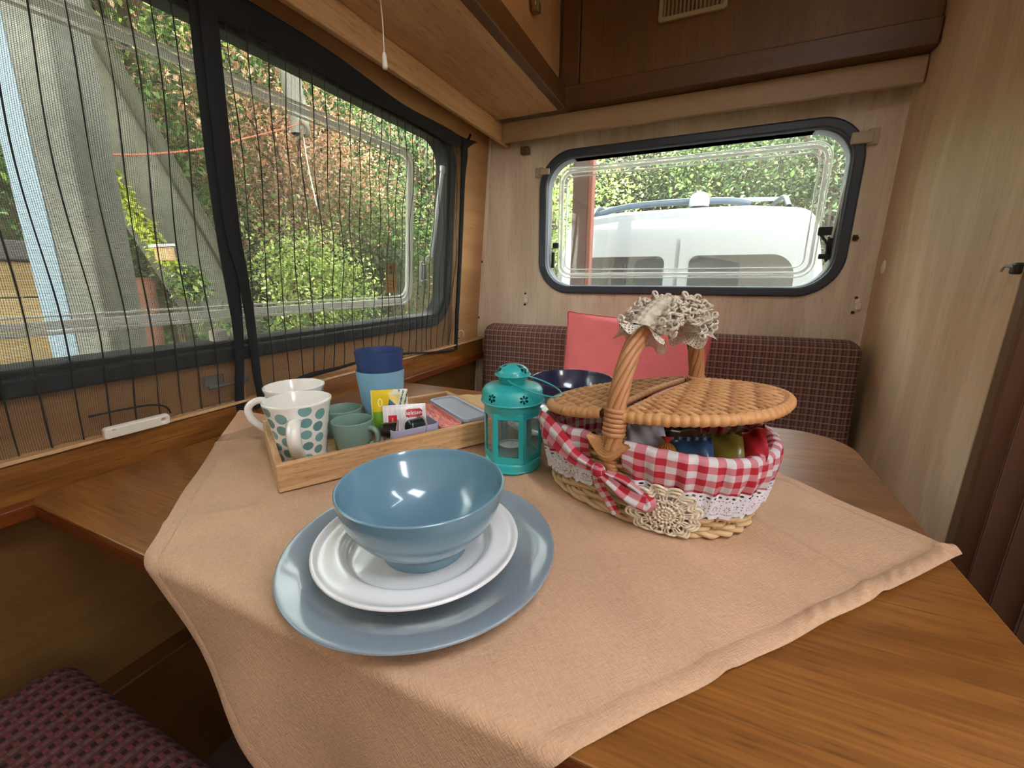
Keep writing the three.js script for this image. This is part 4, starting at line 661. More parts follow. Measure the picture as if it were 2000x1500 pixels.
  // crochet sleeve on the handle: a close wrap and ruffled edges
  {
    const tCro = canvasTex(512, 512, (c, W, Hh) => { c.fillStyle = '#fff'; c.fillRect(0, 0, W, Hh); c.fillStyle = '#000'; for (let j = 0; j < 8; j++) for (let i = 0; i < 8; i++) { c.beginPath(); c.ellipse(i * 64 + (j % 2) * 32 + 16, j * 64 + 30, 13, 18, 0.4 * (j % 2 ? 1 : -1), 0, 7); c.fill(); c.beginPath(); c.ellipse(i * 64 + (j % 2) * 32 + 46, j * 64 + 50, 5, 9, -0.3, 0, 7); c.fill(); } }); tCro.colorSpace = THREE.NoColorSpace; tCro.repeat.set(1 / 0.034, 1 / 0.034);
    const cro = std({ color: 0xd2c8b8, roughness: 0.95, side: THREE.DoubleSide, alphaMap: tCro, alphaTest: 0.5 }), solid = std({ color: 0xc8bcaa, roughness: 0.95 });
    const u0 = 0.335, u1 = 0.70, fr = (a) => { const u = u0 + a * (u1 - u0), p = arch.getPointAt(u), d = arch.getTangentAt(u), nx = V(1, 0, 0), ny = d.clone().cross(nx).normalize(); if (ny.y < 0 && Math.abs(p.z) < 0.05) ny.negate(); const out = V(0, p.y - 0.19, p.z).normalize(); return { p, nx, out }; };
    const C = part('crochet_sleeve', surf(160, 60, (a, b) => { const { p, nx, out } = fr(a), al = b * 2 * PI, r = 0.0138 + 0.0022 * Math.abs(sin(a * 62 + (Math.floor(b * 12) % 2) * 1.57)) * Math.abs(sin(b * 12 * PI)); const q = p.clone().addScaledVector(nx, r * cos(al)).addScaledVector(out, r * sin(al)); return [q.x, q.y, q.z]; }, (a, b) => [a * 0.19, b * 0.08]), solid, H, 'cream crochet sleeve with ruffled edges');
    for (const s of [1, -1]) {
      const ruf = (len, ph, base, inward) => surf(260, 8, (a, b) => { const { p, nx, out } = fr(a), w = 0.55 + 0.45 * Math.abs(a * 2 - 1) ** 2, k = b * len * w, ru = sin(a * 62 + ph) * 0.013 * b * w; const q = p.clone().addScaledVector(nx, s * (0.011 + k * 0.75) + ru * 0.4).addScaledVector(out, base - k * inward + ru); q.y += 0.003 * b * sin(a * 97); return [q.x, q.y, q.z]; }, (a, b) => [a * 0.3, b * len]);
      const rf = part('ruffle', [ruf(0.026, 0, 0.004, 0.75), ruf(0.019, 1.7, 0.008, 0.05)], cro, C);
      const eg = []; for (const [len, ph, base, inward] of [[0.026, 0, 0.004, 0.75], [0.019, 1.7, 0.008, 0.05]]) for (let i = 0; i < 80; i++) { const a = (i + 0.5) / 80, { p, nx, out } = fr(a), w = 0.55 + 0.45 * Math.abs(a * 2 - 1) ** 2, k = len * w, ru = sin(a * 62 + ph) * 0.013 * w; const q = p.clone().addScaledVector(nx, s * (0.011 + k * 0.75) + ru * 0.4).addScaledVector(out, base - k * inward + ru); q.y += 0.003 * sin(a * 97); const g = new THREE.TorusGeometry(0.0036, 0.0016, 5, 9); g.rotateX(i); g.rotateY(i * 2.1); g.translate(q.x, q.y, q.z); eg.push(g); }
      part('picot_edge', eg, solid, C);
    }
    for (const a of [0, 1]) { const { p, nx, out } = fr(a); part('ruffle', surf(60, 6, (u, b) => { const al = u * 2 * PI, r = 0.0125 + b * 0.017 + 0.003 * b * sin(al * 7), dn = b * 0.012 * (1 + 0.5 * sin(al * 5)); const d = V(0, -1, a ? -0.3 : 0.3).normalize(); const q = p.clone().addScaledVector(nx, r * cos(al)).addScaledVector(out, r * sin(al)).addScaledVector(d, dn); return [q.x, q.y, q.z]; }, (u, b) => [u * 0.15, b * 0.026]), cro, C); }
  }
}
// what sticks out of the basket
{
  const B = { x: -0.056, z: -0.575, a: 20 * PI / 180 }, at = (a, b) => [B.x + a * cos(B.a) - b * sin(B.a), B.z + a * sin(B.a) + b * cos(B.a)];
  const pack = (name, label, a, b, y, w, h, rot, mat, cat, fat = 0.012) => {
    const [x, z] = at(a, b), t = thing(name, label, cat, [x, CY + y, z]); t.rotation.set(rot[0], rot[1] - B.a, rot[2]);
    const sd = (s) => surf(20, 16, (u, v) => { const X = u * 2 - 1, Y = v * 2 - 1; return [X * w / 2 * (1 - 0.06 * Y * Y), Y * h / 2, s * fat * Math.pow(Math.max(0, (1 - X ** 4) * (1 - Y ** 4)), 0.7) + 0.0018 * sin(X * 7 + Y * 4)]; });
    const f = sd(1), bk = sd(-1); bk.index.array.reverse(); bk.computeVertexNormals(); part('wrapper', [f, bk], mat, t);
    const seal = (yy) => surf(24, 3, (u, v) => [(u - 0.5) * w * 0.94, yy + (v - 0.5) * 0.008, 0.0018 * sin(u * 40)]); const sm_ = std({ color: mat.color.clone().multiplyScalar(0.9), roughness: 0.4, side: THREE.DoubleSide }); part('seal', seal(h / 2), sm_, t); part('seal', seal(-h / 2), sm_, t); return t;
  };
  const foil = (c) => phy({ color: c, roughness: 0.3, clearcoat: 0.5 });
  pack('snack_packet', 'shiny blue snack packet in the open side of the basket', 0.082, 0.062, 0.082, 0.06, 0.055, [-0.5, 0.1, 0.1], foil(0x2c5078), 'packet');
  pack('snack_packet', 'dark snack packet with a yellow rim behind the blue packet in the basket', 0.1, 0.038, 0.092, 0.07, 0.05, [-0.9, 0, 0.05], foil(0x6e6428), 'packet', 0.009);
  pack('snack_packet', 'red packet under the right end of the basket lid', 0.128, 0.012, 0.1, 0.05, 0.05, [-1.1, -0.3, 0], foil(0x9c2028), 'packet', 0.008);
  pack('snack_packet', 'white packet under the lid beside the basket handle', 0.038, 0.07, 0.094, 0.045, 0.06, [-0.7, 0.2, 0.3], foil(0xb8bcc8), 'packet', 0.006);
  pack('snack_packet', 'brown packet deep in the basket behind the round wrapped sweet', 0.055, 0.03, 0.08, 0.06, 0.06, [-0.8, 0, 0], foil(0x5a3c2c), 'packet', 0.012);
  { const [x, z] = at(0.108, 0.058), t = thing('paper_card', 'folded white card with printed lines at the right in the basket', 'card', [x, CY + 0.074, z]); t.rotation.set(-0.25, 0.12 - B.a, -0.05);
    const tx = canvasTex(128, 128, (c, W, H) => { c.fillStyle = '#cfc9c0'; c.fillRect(0, 0, W, H); c.fillStyle = '#8a8686'; for (let i = 0; i < 4; i++) c.fillRect(14 + i * 12, 16, 3, 60); });
    part('card_front', surf(10, 4, (u, v) => [(u - 0.5) * 0.044, (v - 0.5) * 0.036, 0.003 * sin(u * 7)]), std({ map: tx, roughness: 0.6, side: THREE.DoubleSide }), t); part('card_back', surf(10, 4, (u, v) => [(u - 0.45) * 0.05, (v - 0.5) * 0.044, -0.006 + 0.003 * sin(u * 7)]), std({ color: 0xb9ad9c, roughness: 0.6, side: THREE.DoubleSide }), t); }
  { const [x, z] = at(0.062, 0.074), t = thing('wrapped_sweet', 'round gold striped wrapped sweet near the front of the basket', 'sweet', [x, CY + 0.094, z]);
    const tx = canvasTex(128, 64, (c, W, H) => { c.fillStyle = '#c08a3c'; c.fillRect(0, 0, W, H); c.fillStyle = '#8a3a22'; for (let i = 0; i < 16; i++) c.fillRect(i * 8, 0, 3, H); });
    const g = new THREE.SphereGeometry(0.012, 24, 16); part('ball', g, phy({ map: tx, roughness: 0.35, clearcoat: 0.4 }), t); part('twist', lathe(prof([[0.001, 0.01], [0.003, 0.013], [0.007, 0.018]], 8), 16).rotateX(-0.4), std({ color: 0xb02a2c, roughness: 0.5, side: THREE.DoubleSide }), t); }
}

// ================================================================= OUTSIDE
const GY = -0.45;
const tSoil = tex(256, 256, (u, v, i, j) => { const k = 0.6 + 0.5 * pn(u * 9, v * 9, 9, 9, 61) + 0.3 * hash(i, j, 4) * pn(u * 30, v * 30, 30, 30, 7); return [74 * k, 66 * k, 44 * k]; }, { repeat: [0.5, 0.5] });
{
  const hgt = (x, z) => { const n = 0.25 * sin(x * 1.7 + z * 1.1) + 0.2 * sin(z * 2.3 - x) + 0.12 * sin(x * 4.1 + z * 3.7); const bank = sm(-3.6, -9.5, x) * 6.5, back = sm(-6.5, -13, z) * 5.5; const h = Math.max(bank, back); return GY + h + n * Math.min(1, h * 0.8) + 0.02 * sin(x * 9) * sin(z * 8); };
  const g = surf(110, 110, (a, b) => { const x = -16 + a * 34, z = -18 + (1 - b) * 34; return [x, hgt(x, z), z]; }, (a, b) => [a * 34, b * 34]);
  struct('ground', g, std({ map: tSoil, roughness: 1 })); scene.userData.hgt = null;
}
const hgtAt = (x, z) => { const n = 0.25 * sin(x * 1.7 + z * 1.1) + 0.2 * sin(z * 2.3 - x) + 0.12 * sin(x * 4.1 + z * 3.7); const bank = sm(-3.6, -9.5, x) * 6.5, back = sm(-6.5, -13, z) * 5.5; const h = Math.max(bank, back); return GY + h + n * Math.min(1, h * 0.8); };
const leafGeo = (() => { const g = new THREE.BufferGeometry(); const p = [0, 0, 0, 0.3, 0.06, 0.38, 0, -0.02, 0.45, -0.3, 0.06, 0.38, 0.22, 0.02, 0.75, -0.22, 0.02, 0.75, 0, -0.1, 1]; g.setAttribute('position', new THREE.Float32BufferAttribute(p, 3)); g.setIndex([0, 2, 1, 0, 3, 2, 1, 2, 4, 2, 3, 5, 2, 6, 4, 2, 5, 6]); g.computeVertexNormals(); return g; })();
const leafMat = std({ color: 0xffffff, roughness: 0.55, side: THREE.DoubleSide });
const leafMatT = phy({ color: 0xffffff, roughness: 0.9, specularIntensity: 0.3, transmission: 0.4, thickness: 0, side: THREE.DoubleSide });
const q_ = new THREE.Quaternion(), e_ = new THREE.Euler(), m_ = new THREE.Matrix4(), c_ = new THREE.Color();
function foliage(parent, base, n, size, cols, pos, translucent = true) {
  const im = new THREE.InstancedMesh(leafGeo, translucent ? leafMatT : leafMat, n); im.name = 'foliage'; im.userData.kind = 'stuff';
  for (let i = 0; i < n; i++) { const p = pos(i); e_.set(rr(-0.4, 1.2), rr(0, 2 * PI), rr(-0.6, 0.6), 'YXZ'); q_.setFromEuler(e_); const s = size * rr(0.55, 1.25); m_.compose(V(p[0] - base[0], p[1] - base[1], p[2] - base[2]), q_, V(s, s, s)); im.setMatrixAt(i, m_); const c = cols[Math.floor(rnd() * cols.length)], k = rr(0.7, 1.25); im.setColorAt(i, c_.setRGB(c[0] * k, c[1] * k, c[2] * k)); }
  shadow(im); parent.add(im); return im;
}
const GREEN = [[0.06, 0.12, 0.03], [0.09, 0.16, 0.045], [0.05, 0.09, 0.03], [0.12, 0.19, 0.06]], BRIGHT = [[0.3, 0.4, 0.09], [0.4, 0.48, 0.14], [0.22, 0.33, 0.08], [0.46, 0.5, 0.22]], DARKER = [[0.016, 0.036, 0.014], [0.024, 0.05, 0.018], [0.032, 0.06, 0.02], [0.02, 0.04, 0.016], [0.028, 0.05, 0.022], [0.12, 0.18, 0.06]], DARK = [[0.03, 0.07, 0.025], [0.045, 0.09, 0.03], [0.06, 0.11, 0.035]], RUST = [[0.42, 0.21, 0.13], [0.54, 0.33, 0.21], [0.34, 0.17, 0.1], [0.62, 0.45, 0.31], [0.26, 0.16, 0.09]];
const bark = std({ map: woodTex(256, [62, 48, 36], [104, 84, 64], 71, { rings: 14, fine: 70, pore: 0.6 }), roughness: 0.95 });
function bush(name, label, category, c, r, n, size, cols, { stems = 9, group, clump = 0.22, tall = false, foot = [0, 0] } = {}) {
  const gy = hgtAt(c[0], c[2]), base = [c[0], gy, c[2]], t = thing(name, label, category, base, 0, group), st = [], tips = [];
  for (let i = 0; i < stems; i++) { const a = i / stems * 2 * PI + rr(-0.3, 0.3), k = rr(0.3, 0.95), el = rr(-0.5, 1); const tip = [r[0] * k * cos(a), c[1] - gy + r[1] * el * 0.85, r[2] * k * sin(a)]; tips.push(tip); st.push(tube([[foot[0] + 0.05 * cos(a), -0.05, foot[1] + 0.05 * sin(a)], [foot[0] * 0.8 + tip[0] * 0.2, tip[1] * 0.7, foot[1] * 0.8 + tip[2] * 0.2], tip], tall ? 0.035 : 0.012, 8, 5)); }
  part(tall ? 'trunk' : 'stems', st, bark, t);
  const cl = []; for (let i = 0; i < 26; i++) { const u = rr(-1, 1), a = rr(0, 2 * PI), k = Math.pow(rnd(), 0.4), s = Math.sqrt(1 - u * u); cl.push([c[0] + r[0] * k * s * cos(a), c[1] + r[1] * k * u, c[2] + r[2] * k * s * sin(a)]); } tips.forEach((p) => cl.push([p[0] + base[0], p[1] + base[1], p[2] + base[2]]));
  foliage(t, base, n, size, cols, () => { const k = cl[Math.floor(rnd() * cl.length)]; const g = () => (rnd() + rnd() + rnd() - 1.5) * 2 * clump; return [k[0] + g() * r[0] * 2, Math.max(gy + 0.02, k[1] + g() * r[1] * 1.6), k[2] + g() * r[2] * 2]; });
  return t;
}
// --- seen through the wide window
bush('bush', 'bright yellow green leafy bush low in the right half of the wide window', 'bush', [-3.4, 0.86, -2.95], [0.34, 0.48, 0.42], 7800, 0.041, BRIGHT);
bush('bush', 'low pale green plants beside the window catch, at the foot of the bright bush', 'bush', [-2.65, 0.36, -1.95], [0.22, 0.3, 0.28], 3300, 0.035, GREEN.concat(BRIGHT.slice(2, 3)));
bush('bush', 'green bush with larger leaves at the right end of the wide window', 'bush', [-3.9, 1.55, -4.6], [0.6, 0.6, 0.8], 5400, 0.058, GREEN);
bush('bush', 'large rust brown bush of dried leaves in the middle of the wide window', 'bush', [-4.3, 2.3, -3.6], [0.6, 0.75, 1.25], 10500, 0.048, RUST);
bush('bush', 'smaller tan bush of withered leaves below the rust brown one', 'bush', [-4.2, 1.5, -4.1], [0.5, 0.42, 0.9], 4500, 0.039, RUST.concat([[0.32, 0.26, 0.16]]));
bush('shrub', 'dark green shrub in the shade behind the leaning beam', 'shrub', [-4.4, 1.9, -2.3], [0.6, 0.9, 0.6], 4800, 0.055, GREEN);
bush('shrub', 'low green shrub at the foot of the leaning beam near the sill', 'shrub', [-2.72, 0.3, -1.62], [0.2, 0.38, 0.22], 2700, 0.039, GREEN.concat(BRIGHT.slice(2, 3)));
bush('shrub', 'low, shaded green shrub under the right end of the wide window', 'shrub', [-3.0, 0.35, -3.4], [0.35, 0.3, 0.6], 2700, 0.035, DARK.concat(GREEN));
bush('tree', 'tall green tree above the leaning beam, left of the dark net border', 'tree', [-5.2, 4.0, -2.6], [1.2, 1.5, 1.3], 13500, 0.066, GREEN.concat(BRIGHT.slice(0, 2)), { tall: true });
bush('tree', 'dark tree on the slope behind the rust brown bush', 'tree', [-6.3, 4.0, -5.2], [1.4, 2.0, 2.0], 13500, 0.078, DARK.concat(GREEN.slice(0, 2)), { tall: true });
bush('tree', 'dark tree on the slope far right in the wide window', 'tree', [-6.0, 3.2, -8.2], [1.5, 1.9, 2.0], 12000, 0.078, DARK.concat(GREEN.slice(0, 1)), { tall: true });
bush('tree', 'tree beyond the concrete post at the far left', 'tree', [-6.0, 2.6, -0.4], [1.2, 2.4, 1.6], 10500, 0.078, GREEN.concat(BRIGHT.slice(0, 1)), { tall: true });
bush('tree', 'high dark tree at the top of the slope in the wide window', 'tree', [-8.2, 6.6, -3.4], [1.6, 1.9, 3.2], 13500, 0.094, DARK, { tall: true });
bush('undergrowth', 'dark undergrowth on the slope behind the bushes', 'undergrowth', [-5.0, 1.0, -3.6], [0.8, 0.8, 2.6], 10500, 0.058, DARK);
{ // pile of pale dead leaves
  const t = thing('leaf_pile', 'sunlit pile of pale dead leaves on the ground near the bright bush', 'leaves', [-3.5, GY, -3.9]);
  part('mound', (() => { const g = new THREE.SphereGeometry(0.3, 20, 10); g.scale(1, 0.9, 1.2); return jit(g, 0.02); })(), std({ map: tSoil, roughness: 1 }), t);
  foliage(t, [-3.5, GY, -3.9], 900, 0.06, [[0.6, 0.4, 0.28], [0.5, 0.32, 0.2], [0.65, 0.5, 0.36]], () => { const a = rr(0, 2 * PI), u = Math.pow(rnd(), 0.7); const rad = 0.32 * Math.sqrt(u); return [-3.5 + rad * cos(a), GY + 0.29 * Math.sqrt(1 - u) + 0.02, -3.9 + rad * 1.2 * sin(a)]; }, false);
}
// concrete post and beams
const tConc = tex(512, 512, (u, v, i, j) => { const k = 0.78 + 0.22 * pn(u * 6, v * 10, 6, 10, 81) + 0.12 * pn(u * 60, v * 60, 60, 60, 82) - 0.25 * Math.max(0, pn(u * 12, v * 3, 12, 3, 83) - 0.6); return [166 * k, 168 * k, 166 * k]; }, { repeat: [0.8, 0.8] });
function beam(name, label, a, b, w, d, m, roll, g = 'y') {
  const A = V(...a), B = V(...b), L = A.distanceTo(B), t = thing(name, label, 'post', a); t.quaternion.setFromUnitVectors(V(0, 1, 0), B.clone().sub(A).normalize()); t.rotateY(roll);
  const s = rrShape(-w / 2, -d / 2, w / 2, d / 2, 0.012), e = new THREE.ExtrudeGeometry(s, { depth: L, bevelEnabled: false, steps: 14, curveSegments: 3 }); e.rotateX(-PI / 2); part('shaft', uvm(jit(e, 0.003), g), m, t); return t;
}
const conc = std({ map: tConc, roughness: 0.9, color: 0xa09c92 }), concShade = std({ map: tConc, roughness: 0.95, color: 0x77735f }), concMid = std({ map: tConc, roughness: 0.95, color: 0x9a9684 });
{
  const p = beam('concrete_post', 'big pale concrete post at the far left of the wide window', [-2.2, GY - 0.05, -0.83], [-2.2, 3.4, -0.9], 0.2, 0.22, conc, 0.62);
  part('skylit_strip', bb(-0.098, -0.012, 0.0, 3.45, 0.106, 0.113, 0.002), std({ color: 0x6c7c88, roughness: 0.6 }), p, 'pale blue strip, skylight put into its colour'); part('post_footing', uvm(bb(-0.2, 0.2, 0, 0.22, -0.2, 0.2, 0.03), 'y'), conc, p);  // blue strip: skylight on this face put into the colour
  const s = beam('concrete_beam', 'wide olive grey leaning concrete strut behind the concrete post, dark along its upper edge', [-3.0, GY - 0.05, -2.35], [-3.0, 3.2, -0.815], 0.24, 0.31, concMid, 0);
  part('shaded_edge', bb(-0.13, 0.15, 0.02, 3.9, -0.16, -0.085, 0.008), concShade, s, 'dark upper edge, shade put into its colour');  // dark strip: shade along the strut edge put into its colour
}
{ // mossy ridge along the strut
  const a = [-2.86, 1.66, -1.235], b = [-2.86, 1.1, -1.47], t = thing('moss', 'bright yellow green moss growing in a strip along the leaning strut', 'moss', b); t.userData.kind = 'stuff';
  part('cushion', tube([[0, 0, 0], [-0.01, (a[1] - b[1]) * 0.5, (a[2] - b[2]) * 0.5], [a[0] - b[0], a[1] - b[1], a[2] - b[2]]], (k) => 0.032 - 0.018 * k, 24, 8), std({ color: 0x6c7a22, roughness: 1 }), t);
  foliage(t, b, 900, 0.035, [[0.5, 0.55, 0.08], [0.4, 0.5, 0.06], [0.6, 0.6, 0.16]], () => { const k = rnd(), w = 0.04 - 0.02 * k; return [b[0] + (a[0] - b[0]) * k + rr(-w, w) + 0.015, b[1] + (a[1] - b[1]) * k + rr(-w, w) - 0.05 * (rnd() < 0.2 ? rnd() : 0), b[2] + (a[2] - b[2]) * k + rr(-w, w)]; });
  const t2 = thing('fern', 'small green fern tuft hanging at the lower end of the moss strip', 'fern', [-2.84, 0.95, -1.56]);
  part('stems', [tube([[0, 0.12, 0], [0.03, 0.05, 0.02], [0.05, -0.03, 0.0]], 0.003, 8, 5), tube([[0, 0.12, 0], [0.02, 0.06, -0.05], [0.03, 0, -0.09]], 0.003, 8, 5)], bark, t2);
  foliage(t2, [-2.84, 0.95, -1.56], 380, 0.04, BRIGHT.concat(GREEN), () => [-2.82 + rr(-0.05, 0.06), 1.0 + rr(-0.1, 0.09), -1.54 + rr(-0.09, 0.08)]);
}
{ // retaining wall of planks, posts
  const t = thing('plank_wall', 'retaining wall of tan horizontal planks at the far left outside', 'wall', [-3.05, GY, -0.6]); const tones = [0xa09478, 0x968a6e, 0xa89c80, 0x908468];
  const ms = tones.map((c) => std({ map: tPale, color: c, roughness: 0.9 }));
  for (let i = 0; i < 9; i++) for (let k = 0; k < 2; k++) part('plank', uvm(bb(-0.02 + 0.004 * sin(i * 3), 0.03 + 0.004 * sin(i * 3), i * 0.172 - (0.0), i * 0.172 + 0.166, k ? -0.48 : 0.23, k ? 0.22 : 1.6, 0.006), 'z', i * 0.31), ms[(i + k) % 4], t);
  part('coping', uvm(bb(-0.16, 0.06, 1.545, 1.64, -0.5, 1.6, 0.015), 'z'), std({ color: 0x4a4644, roughness: 0.9 }), t);
  const pst = (label, x, z, h, w, c, lean = 0) => { const p = thing('wooden_post', label, 'post', [x, GY, z]); p.rotation.x = lean; const g = new THREE.CylinderGeometry(w * 0.48, w * 0.52, h, 16, 6); g.translate(0, h / 2, 0); part('post_shaft', uvm(jit(g, 0.004), 'y'), std({ map: tPale, color: c, roughness: 0.85 }), p); const k = new THREE.CylinderGeometry(w * 0.44, w * 0.48, 0.02, 16); k.translate(0, h + 0.008, 0); part('post_cap', k, std({ map: tTray, color: c, roughness: 0.9 }), p); };
  pst('short reddish brown round post in front of the plank wall', -2.75, -0.97, 1.1, 0.1, 0x7c5a48); pst('thin reddish brown leaning post right of the concrete post', -2.9, -1.31, 1.45, 0.09, 0x6e5044, -0.04); pst('low tan wooden stump by the sill right of the concrete post', -2.7, -1.22, 0.2, 0.14, 0xf0d0a0);
}
{ // rope, hanging trunk and string
  tag(part('rope', tube([[-2.33, 1.5, -0.99], [-2.55, 1.596, -1.305], [-2.7, 1.736, -1.697], [-2.9, 1.921, -2.103], [-3.1, 2.105, -2.508], [-3.33, 2.31, -2.94]], (k) => 0.005 + 0.0012 * sin(k * 600), 200, 6), std({ color: 0xa85a40, roughness: 0.8 }), scene), 'orange rope strung across behind the wide window', 'rope');
  const t = thing('dead_trunk', 'grey broken trunk hanging in the rust brown leaves with a knotted rope', 'trunk', [-3.4, 2.28, -2.98]);
  part('trunk_shaft', tube([[0, -0.04, 0], [0.01, 0.12, -0.01], [0, 0.3, 0.02], [-0.02, 0.9, 0.05]], (k) => 0.07 + 0.03 * k, 16, 10), std({ map: tConc, color: 0xe0d8cc, roughness: 0.95 }), t);
  const kg = new THREE.TorusKnotGeometry(0.05, 0.018, 48, 8); kg.translate(0.03, 0.0, 0); part('rope_knot', kg, std({ color: 0x7c6e60, roughness: 0.95 }), t); part('string', tube([[0.04, -0.04, 0], [0.05, -0.3, -0.01], [0.06, -0.62, -0.05]], 0.005, 12, 5), M.whitePlastic, t);
  const lb = thing('birdhouse', 'small white and wooden box fixed to the strut beside the moss', 'box', [-2.6, 1.13, -1.34]); part('roof', rbox(0.07, 0.014, 0.09, 0, 0.05, 0, 0.003).rotateX(0.12), std({ color: 0xd8dadc, roughness: 0.6 }), lb); part('body', uvm(rbox(0.05, 0.07, 0.07, 0, 0.008, 0, 0.004), 'y'), M.tray, lb);
}
// unseen tall trees added so their crowns shade what stands near the caravan
bush('added_shade_tree', 'unseen tall tree added to shade the front of the caravan', 'tree', [-1.9, 5.3, -0.5], [1.9, 0.9, 2.2], 4400, 0.3, GREEN, { tall: true, stems: 5, foot: [-0.4, 3.2] });
bush('added_shade_tree', 'unseen tall tree added to shade the concrete post', 'tree', [-3.6, 5.9, 1.4], [1.7, 0.9, 1.8], 3600, 0.3, GREEN, { tall: true, stems: 5, foot: [-0.5, 1.6] });
bush('added_shade_tree', 'unseen tall tree added to shade the gap between caravan and van', 'tree', [-0.7, 4.9, -2.1], [1.9, 0.8, 1.6], 4600, 0.28, GREEN, { tall: true, stems: 5, foot: [3.4, 0.2] });
// --- seen through the side window: white van, post, trees
{
  const VX = -0.19, VZ = -3.0, W = 0.87;
  const t = thing('van', 'white van parked outside the side window, rear doors towards the caravan', 'van', [VX, GY, VZ]); t.rotation.y = 0.03;
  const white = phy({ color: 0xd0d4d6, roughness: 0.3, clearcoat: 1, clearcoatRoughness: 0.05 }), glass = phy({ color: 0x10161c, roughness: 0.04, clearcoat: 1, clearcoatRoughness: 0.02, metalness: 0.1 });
  // body: cross-sections from the rear forwards, roof shoulder rounded
  const half = (y) => y < 1.1 ? W : W - 0.13 * Math.pow((y - 1.1) / 0.82, 1.6);
  const prof2 = []; for (const [y] of [[0.3], [0.6], [0.9], [1.1], [1.3], [1.5], [1.65], [1.75]]) prof2.push([half(y), y]); for (let i = 1; i <= 8; i++) { const a = i / 8 * PI / 2; prof2.push([half(1.75) - 0.14 * (1 - cos(a)), 1.75 + 0.14 * sin(a)]); } prof2.push([0.4, 1.915], [0, 1.92]);
  const full = [...prof2, ...prof2.slice(0, -1).reverse().map(([x, y]) => [-x, y])];
  const secs = [[0, 0.93, 0.9], [-0.012, 0.97, 0.958], [-0.05, 0.99, 0.985], [-0.12, 1, 1], [-4.2, 1, 1], [-4.6, 0.95, 0.8]];
  const body = surf(full.length - 1, secs.length - 1, (a, b) => { const i = Math.round(a * (full.length - 1)), s = secs[Math.round(b * (secs.length - 1))], [x, y] = full[i]; const yy = y > 1.3 ? 1.3 + (y - 1.3) * (s[2] - 0.0) - (1 - s[2]) * 0.2 * (y - 1.3) : y; const rear = s[0] > -0.2 ? -0.10 * Math.pow(Math.max(0, (y - 0.95) / 0.95), 1.5) : 0; return [x * s[1], yy, s[0] + rear]; });
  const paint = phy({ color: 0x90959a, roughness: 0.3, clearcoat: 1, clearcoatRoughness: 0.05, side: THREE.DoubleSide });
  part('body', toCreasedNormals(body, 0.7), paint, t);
  const r0 = secs[0], edge = full.map(([x, y]) => { const yy = y > 1.3 ? 1.3 + (y - 1.3) * r0[2] - (1 - r0[2]) * 0.2 * (y - 1.3) : y; return [x * r0[1], yy, -0.10 * Math.pow(Math.max(0, (y - 0.95) / 0.95), 1.5)]; });
  part('rear_panel', surf(full.length - 1, 8, (a, b) => { const [x, y, z] = edge[Math.round(a * (full.length - 1))], k = 1 - b, Y = 1.0 + (y - 1.0) * k; return [x * k, Y, -0.10 * Math.pow(Math.max(0, (Y - 0.95) / 0.95), 1.5) + 0.012 * (1 - k * k)]; }), paint, t);
  const zAt = (x, y) => 0.004 - 0.10 * Math.pow(Math.max(0, (y - 0.95) / 0.95), 1.5) + 0.012 * (1 - (x / (half(y) * 0.935)) ** 2);
  for (const s of [-1, 1]) {
    const x0 = 0.012, x1 = 0.76, y0 = 0.42, y1 = 1.73;
    const d = part('rear_door', surf(16, 20, (a, b) => { const y = y0 + (y1 - y0) * b, x = s * (x0 + (Math.min(x1, half(y) * 0.9) - x0) * a); return [x, y, zAt(x, y) + 0.012]; }), paint, t);
    const ws = rrShape(0.075, 1.0, 0.66, 1.605, [0.05, 0.07, 0.13, 0.05]); const wg = ext(ws, 0.004); const p = wg.attributes.position; for (let i = 0; i < p.count; i++) { const x = s * p.getX(i), y = p.getY(i); p.setXYZ(i, x, y, zAt(x, y) + 0.015 + p.getZ(i)); } if (s < 0) { for (let i = 0; i < p.count; i += 3) { const a = [p.getX(i), p.getY(i), p.getZ(i)]; p.setXYZ(i, p.getX(i + 1), p.getY(i + 1), p.getZ(i + 1)); p.setXYZ(i + 1, ...a); } } wg.computeVertexNormals(); part('rear_window', wg, glass, d);
    part('door_handle', rbox(0.02, 0.14, 0.03, s * 0.05, 0.85, zAt(0.05, 0.85) + 0.025, 0.006), M.black, d);
    part('tail_light', rbox(0.07, 0.42, 0.06, s * 0.81, 0.85, -0.02, 0.02), std({ color: 0x9a1c1c, roughness: 0.25 }), t);
    const rail = part('roof_rail', tube([[s * 0.62, 1.9, -0.25], [s * 0.62, 1.985, -0.45], [s * 0.62, 2.0, -1.2], [s * 0.62, 2.0, -3.0], [s * 0.62, 1.9, -3.3]], 0.016, 40, 8), std({ color: 0x3c444c, roughness: 0.4, metalness: 0.6 }), t); for (const z of [-1.0, -2.2]) part('rail_foot', rbox(0.03, 0.1, 0.06, s * 0.62, 1.95, z, 0.008), M.black, rail);
    for (const z of [-0.75, -3.6]) { const wl = part('wheel', new THREE.CylinderGeometry(0.33, 0.33, 0.22, 32).rotateZ(PI / 2).translate(s * 0.76, 0.33, z), std({ color: 0x17181a, roughness: 0.9 }), t); part('hub', new THREE.CylinderGeometry(0.19, 0.19, 0.02, 24).rotateZ(PI / 2).translate(s * 0.875, 0.33, z), M.metal, wl); }
  }
  part('roof_bar', [tube([[-0.66, 2.02, -0.75], [0, 2.04, -0.75], [0.66, 2.02, -0.75]], 0.014, 12, 8), tube([[-0.66, 2.02, -1.6], [0, 2.04, -1.6], [0.66, 2.02, -1.6]], 0.014, 12, 8)], std({ color: 0xb8bec4, roughness: 0.35, metalness: 0.7 }), t);
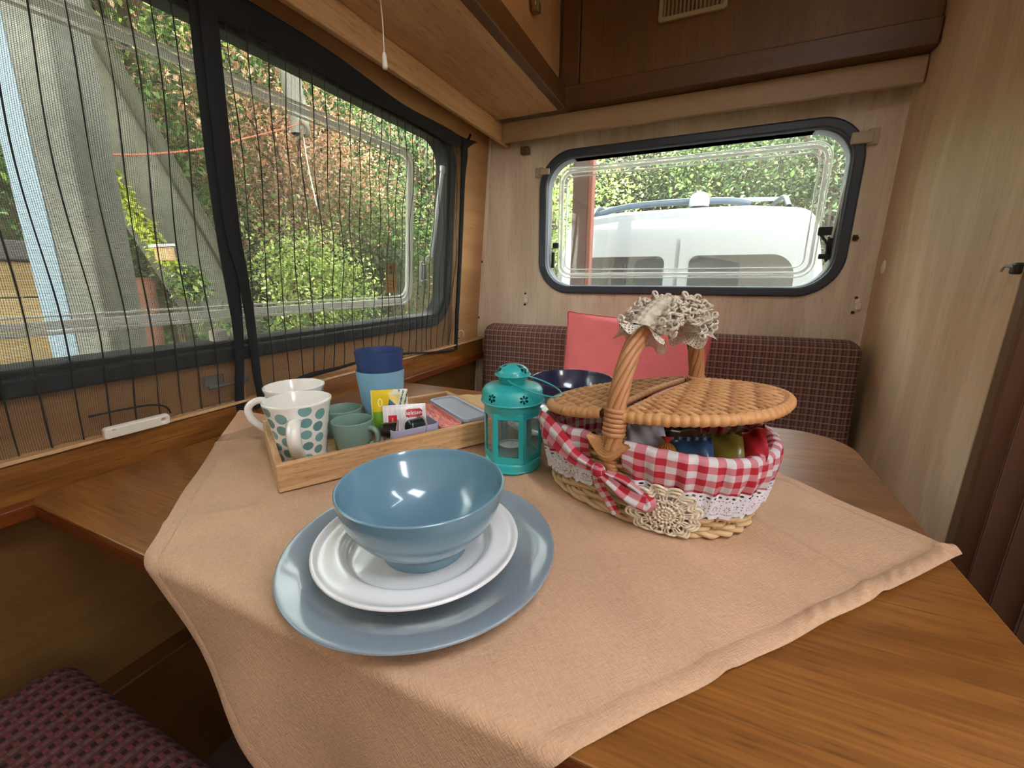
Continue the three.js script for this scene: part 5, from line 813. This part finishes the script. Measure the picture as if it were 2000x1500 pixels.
  part('roof_awning_case', tube([[-0.72, 1.9, -0.4], [-0.4, 1.975, -0.4], [0.3, 1.975, -0.4], [0.42, 1.95, -0.4]], 0.022, 30, 8), std({ color: 0x4a5a68, roughness: 0.4 }), t);
  part('roof_vent', lathe(prof([[0.1, 0], [0.105, 0.03], [0.09, 0.07], [0.05, 0.09], [0, 0.095]], 24), 32).scale(0.62, 1, 0.62).translate(0.1, 1.94, -0.34), white, t); part('vent_neck', new THREE.CylinderGeometry(0.045, 0.05, 0.05, 20).translate(0.1, 1.925, -0.34), M.black, t);
  part('bumper', rbox(1.66, 0.2, 0.12, 0, 0.33, 0.04, 0.04), std({ color: 0x2a2c2e, roughness: 0.6 }), t);
}
{
  const t = thing('wooden_post', 'brown wooden post with an orange edge outside the left of the side window', 'post', [-0.645, GY, -2.35]);
  part('post_shaft', uvm(bb(-0.05, 0.035, 0, 2.75, -0.05, 0.03, 0.006), 'y'), std({ map: tTeak, color: 0x8a7464, roughness: 0.85 }), t);
  part('lit_edge', uvm(bb(0.035, 0.058, 0, 2.75, -0.03, 0.035, 0.006), 'y'), std({ map: tTeak, color: 0xd08860, roughness: 0.7 }), t); part('ring', rbox(0.1, 0.012, 0.09, -0.007, 1.33, -0.008, 0.003), M.metal, t);  // orange strip: the lit edge of the post put into its colour
}
bush('tree', 'bright yellow green bush behind the wooden post in the side window', 'tree', [-1.9, 1.6, -5.2], [0.9, 1.2, 0.7], 10920, 0.053, BRIGHT, { tall: true });
bush('tree', 'dark tree behind the middle of the white van', 'tree', [-0.2, 3.1, -9.6], [2.2, 2.2, 1.0], 33600, 0.062, DARKER, { tall: true });
bush('tree', 'green tree with pale sprays above the van roof vent', 'tree', [-0.15, 2.7, -8.3], [0.6, 0.9, 0.5], 5460, 0.062, DARK.concat(GREEN.slice(3), BRIGHT.slice(2, 3)), { tall: true });
bush('tree', 'green tree at the right end of the side window', 'tree', [1.5, 2.6, -7.6], [1.3, 1.6, 0.9], 14699, 0.069, DARKER, { tall: true });
bush('tree', 'tall dark tree at the left behind the van', 'tree', [-3.0, 3.2, -9.0], [1.8, 2.6, 1.0], 18900, 0.075, DARKER, { tall: true });
bush('shrub', 'low green shrub below the right end of the side window', 'shrub', [1.35, 0.5, -4.2], [0.5, 0.6, 0.5], 5040, 0.038, GREEN.concat(BRIGHT.slice(0, 1)));

renderer.render(scene, camera);
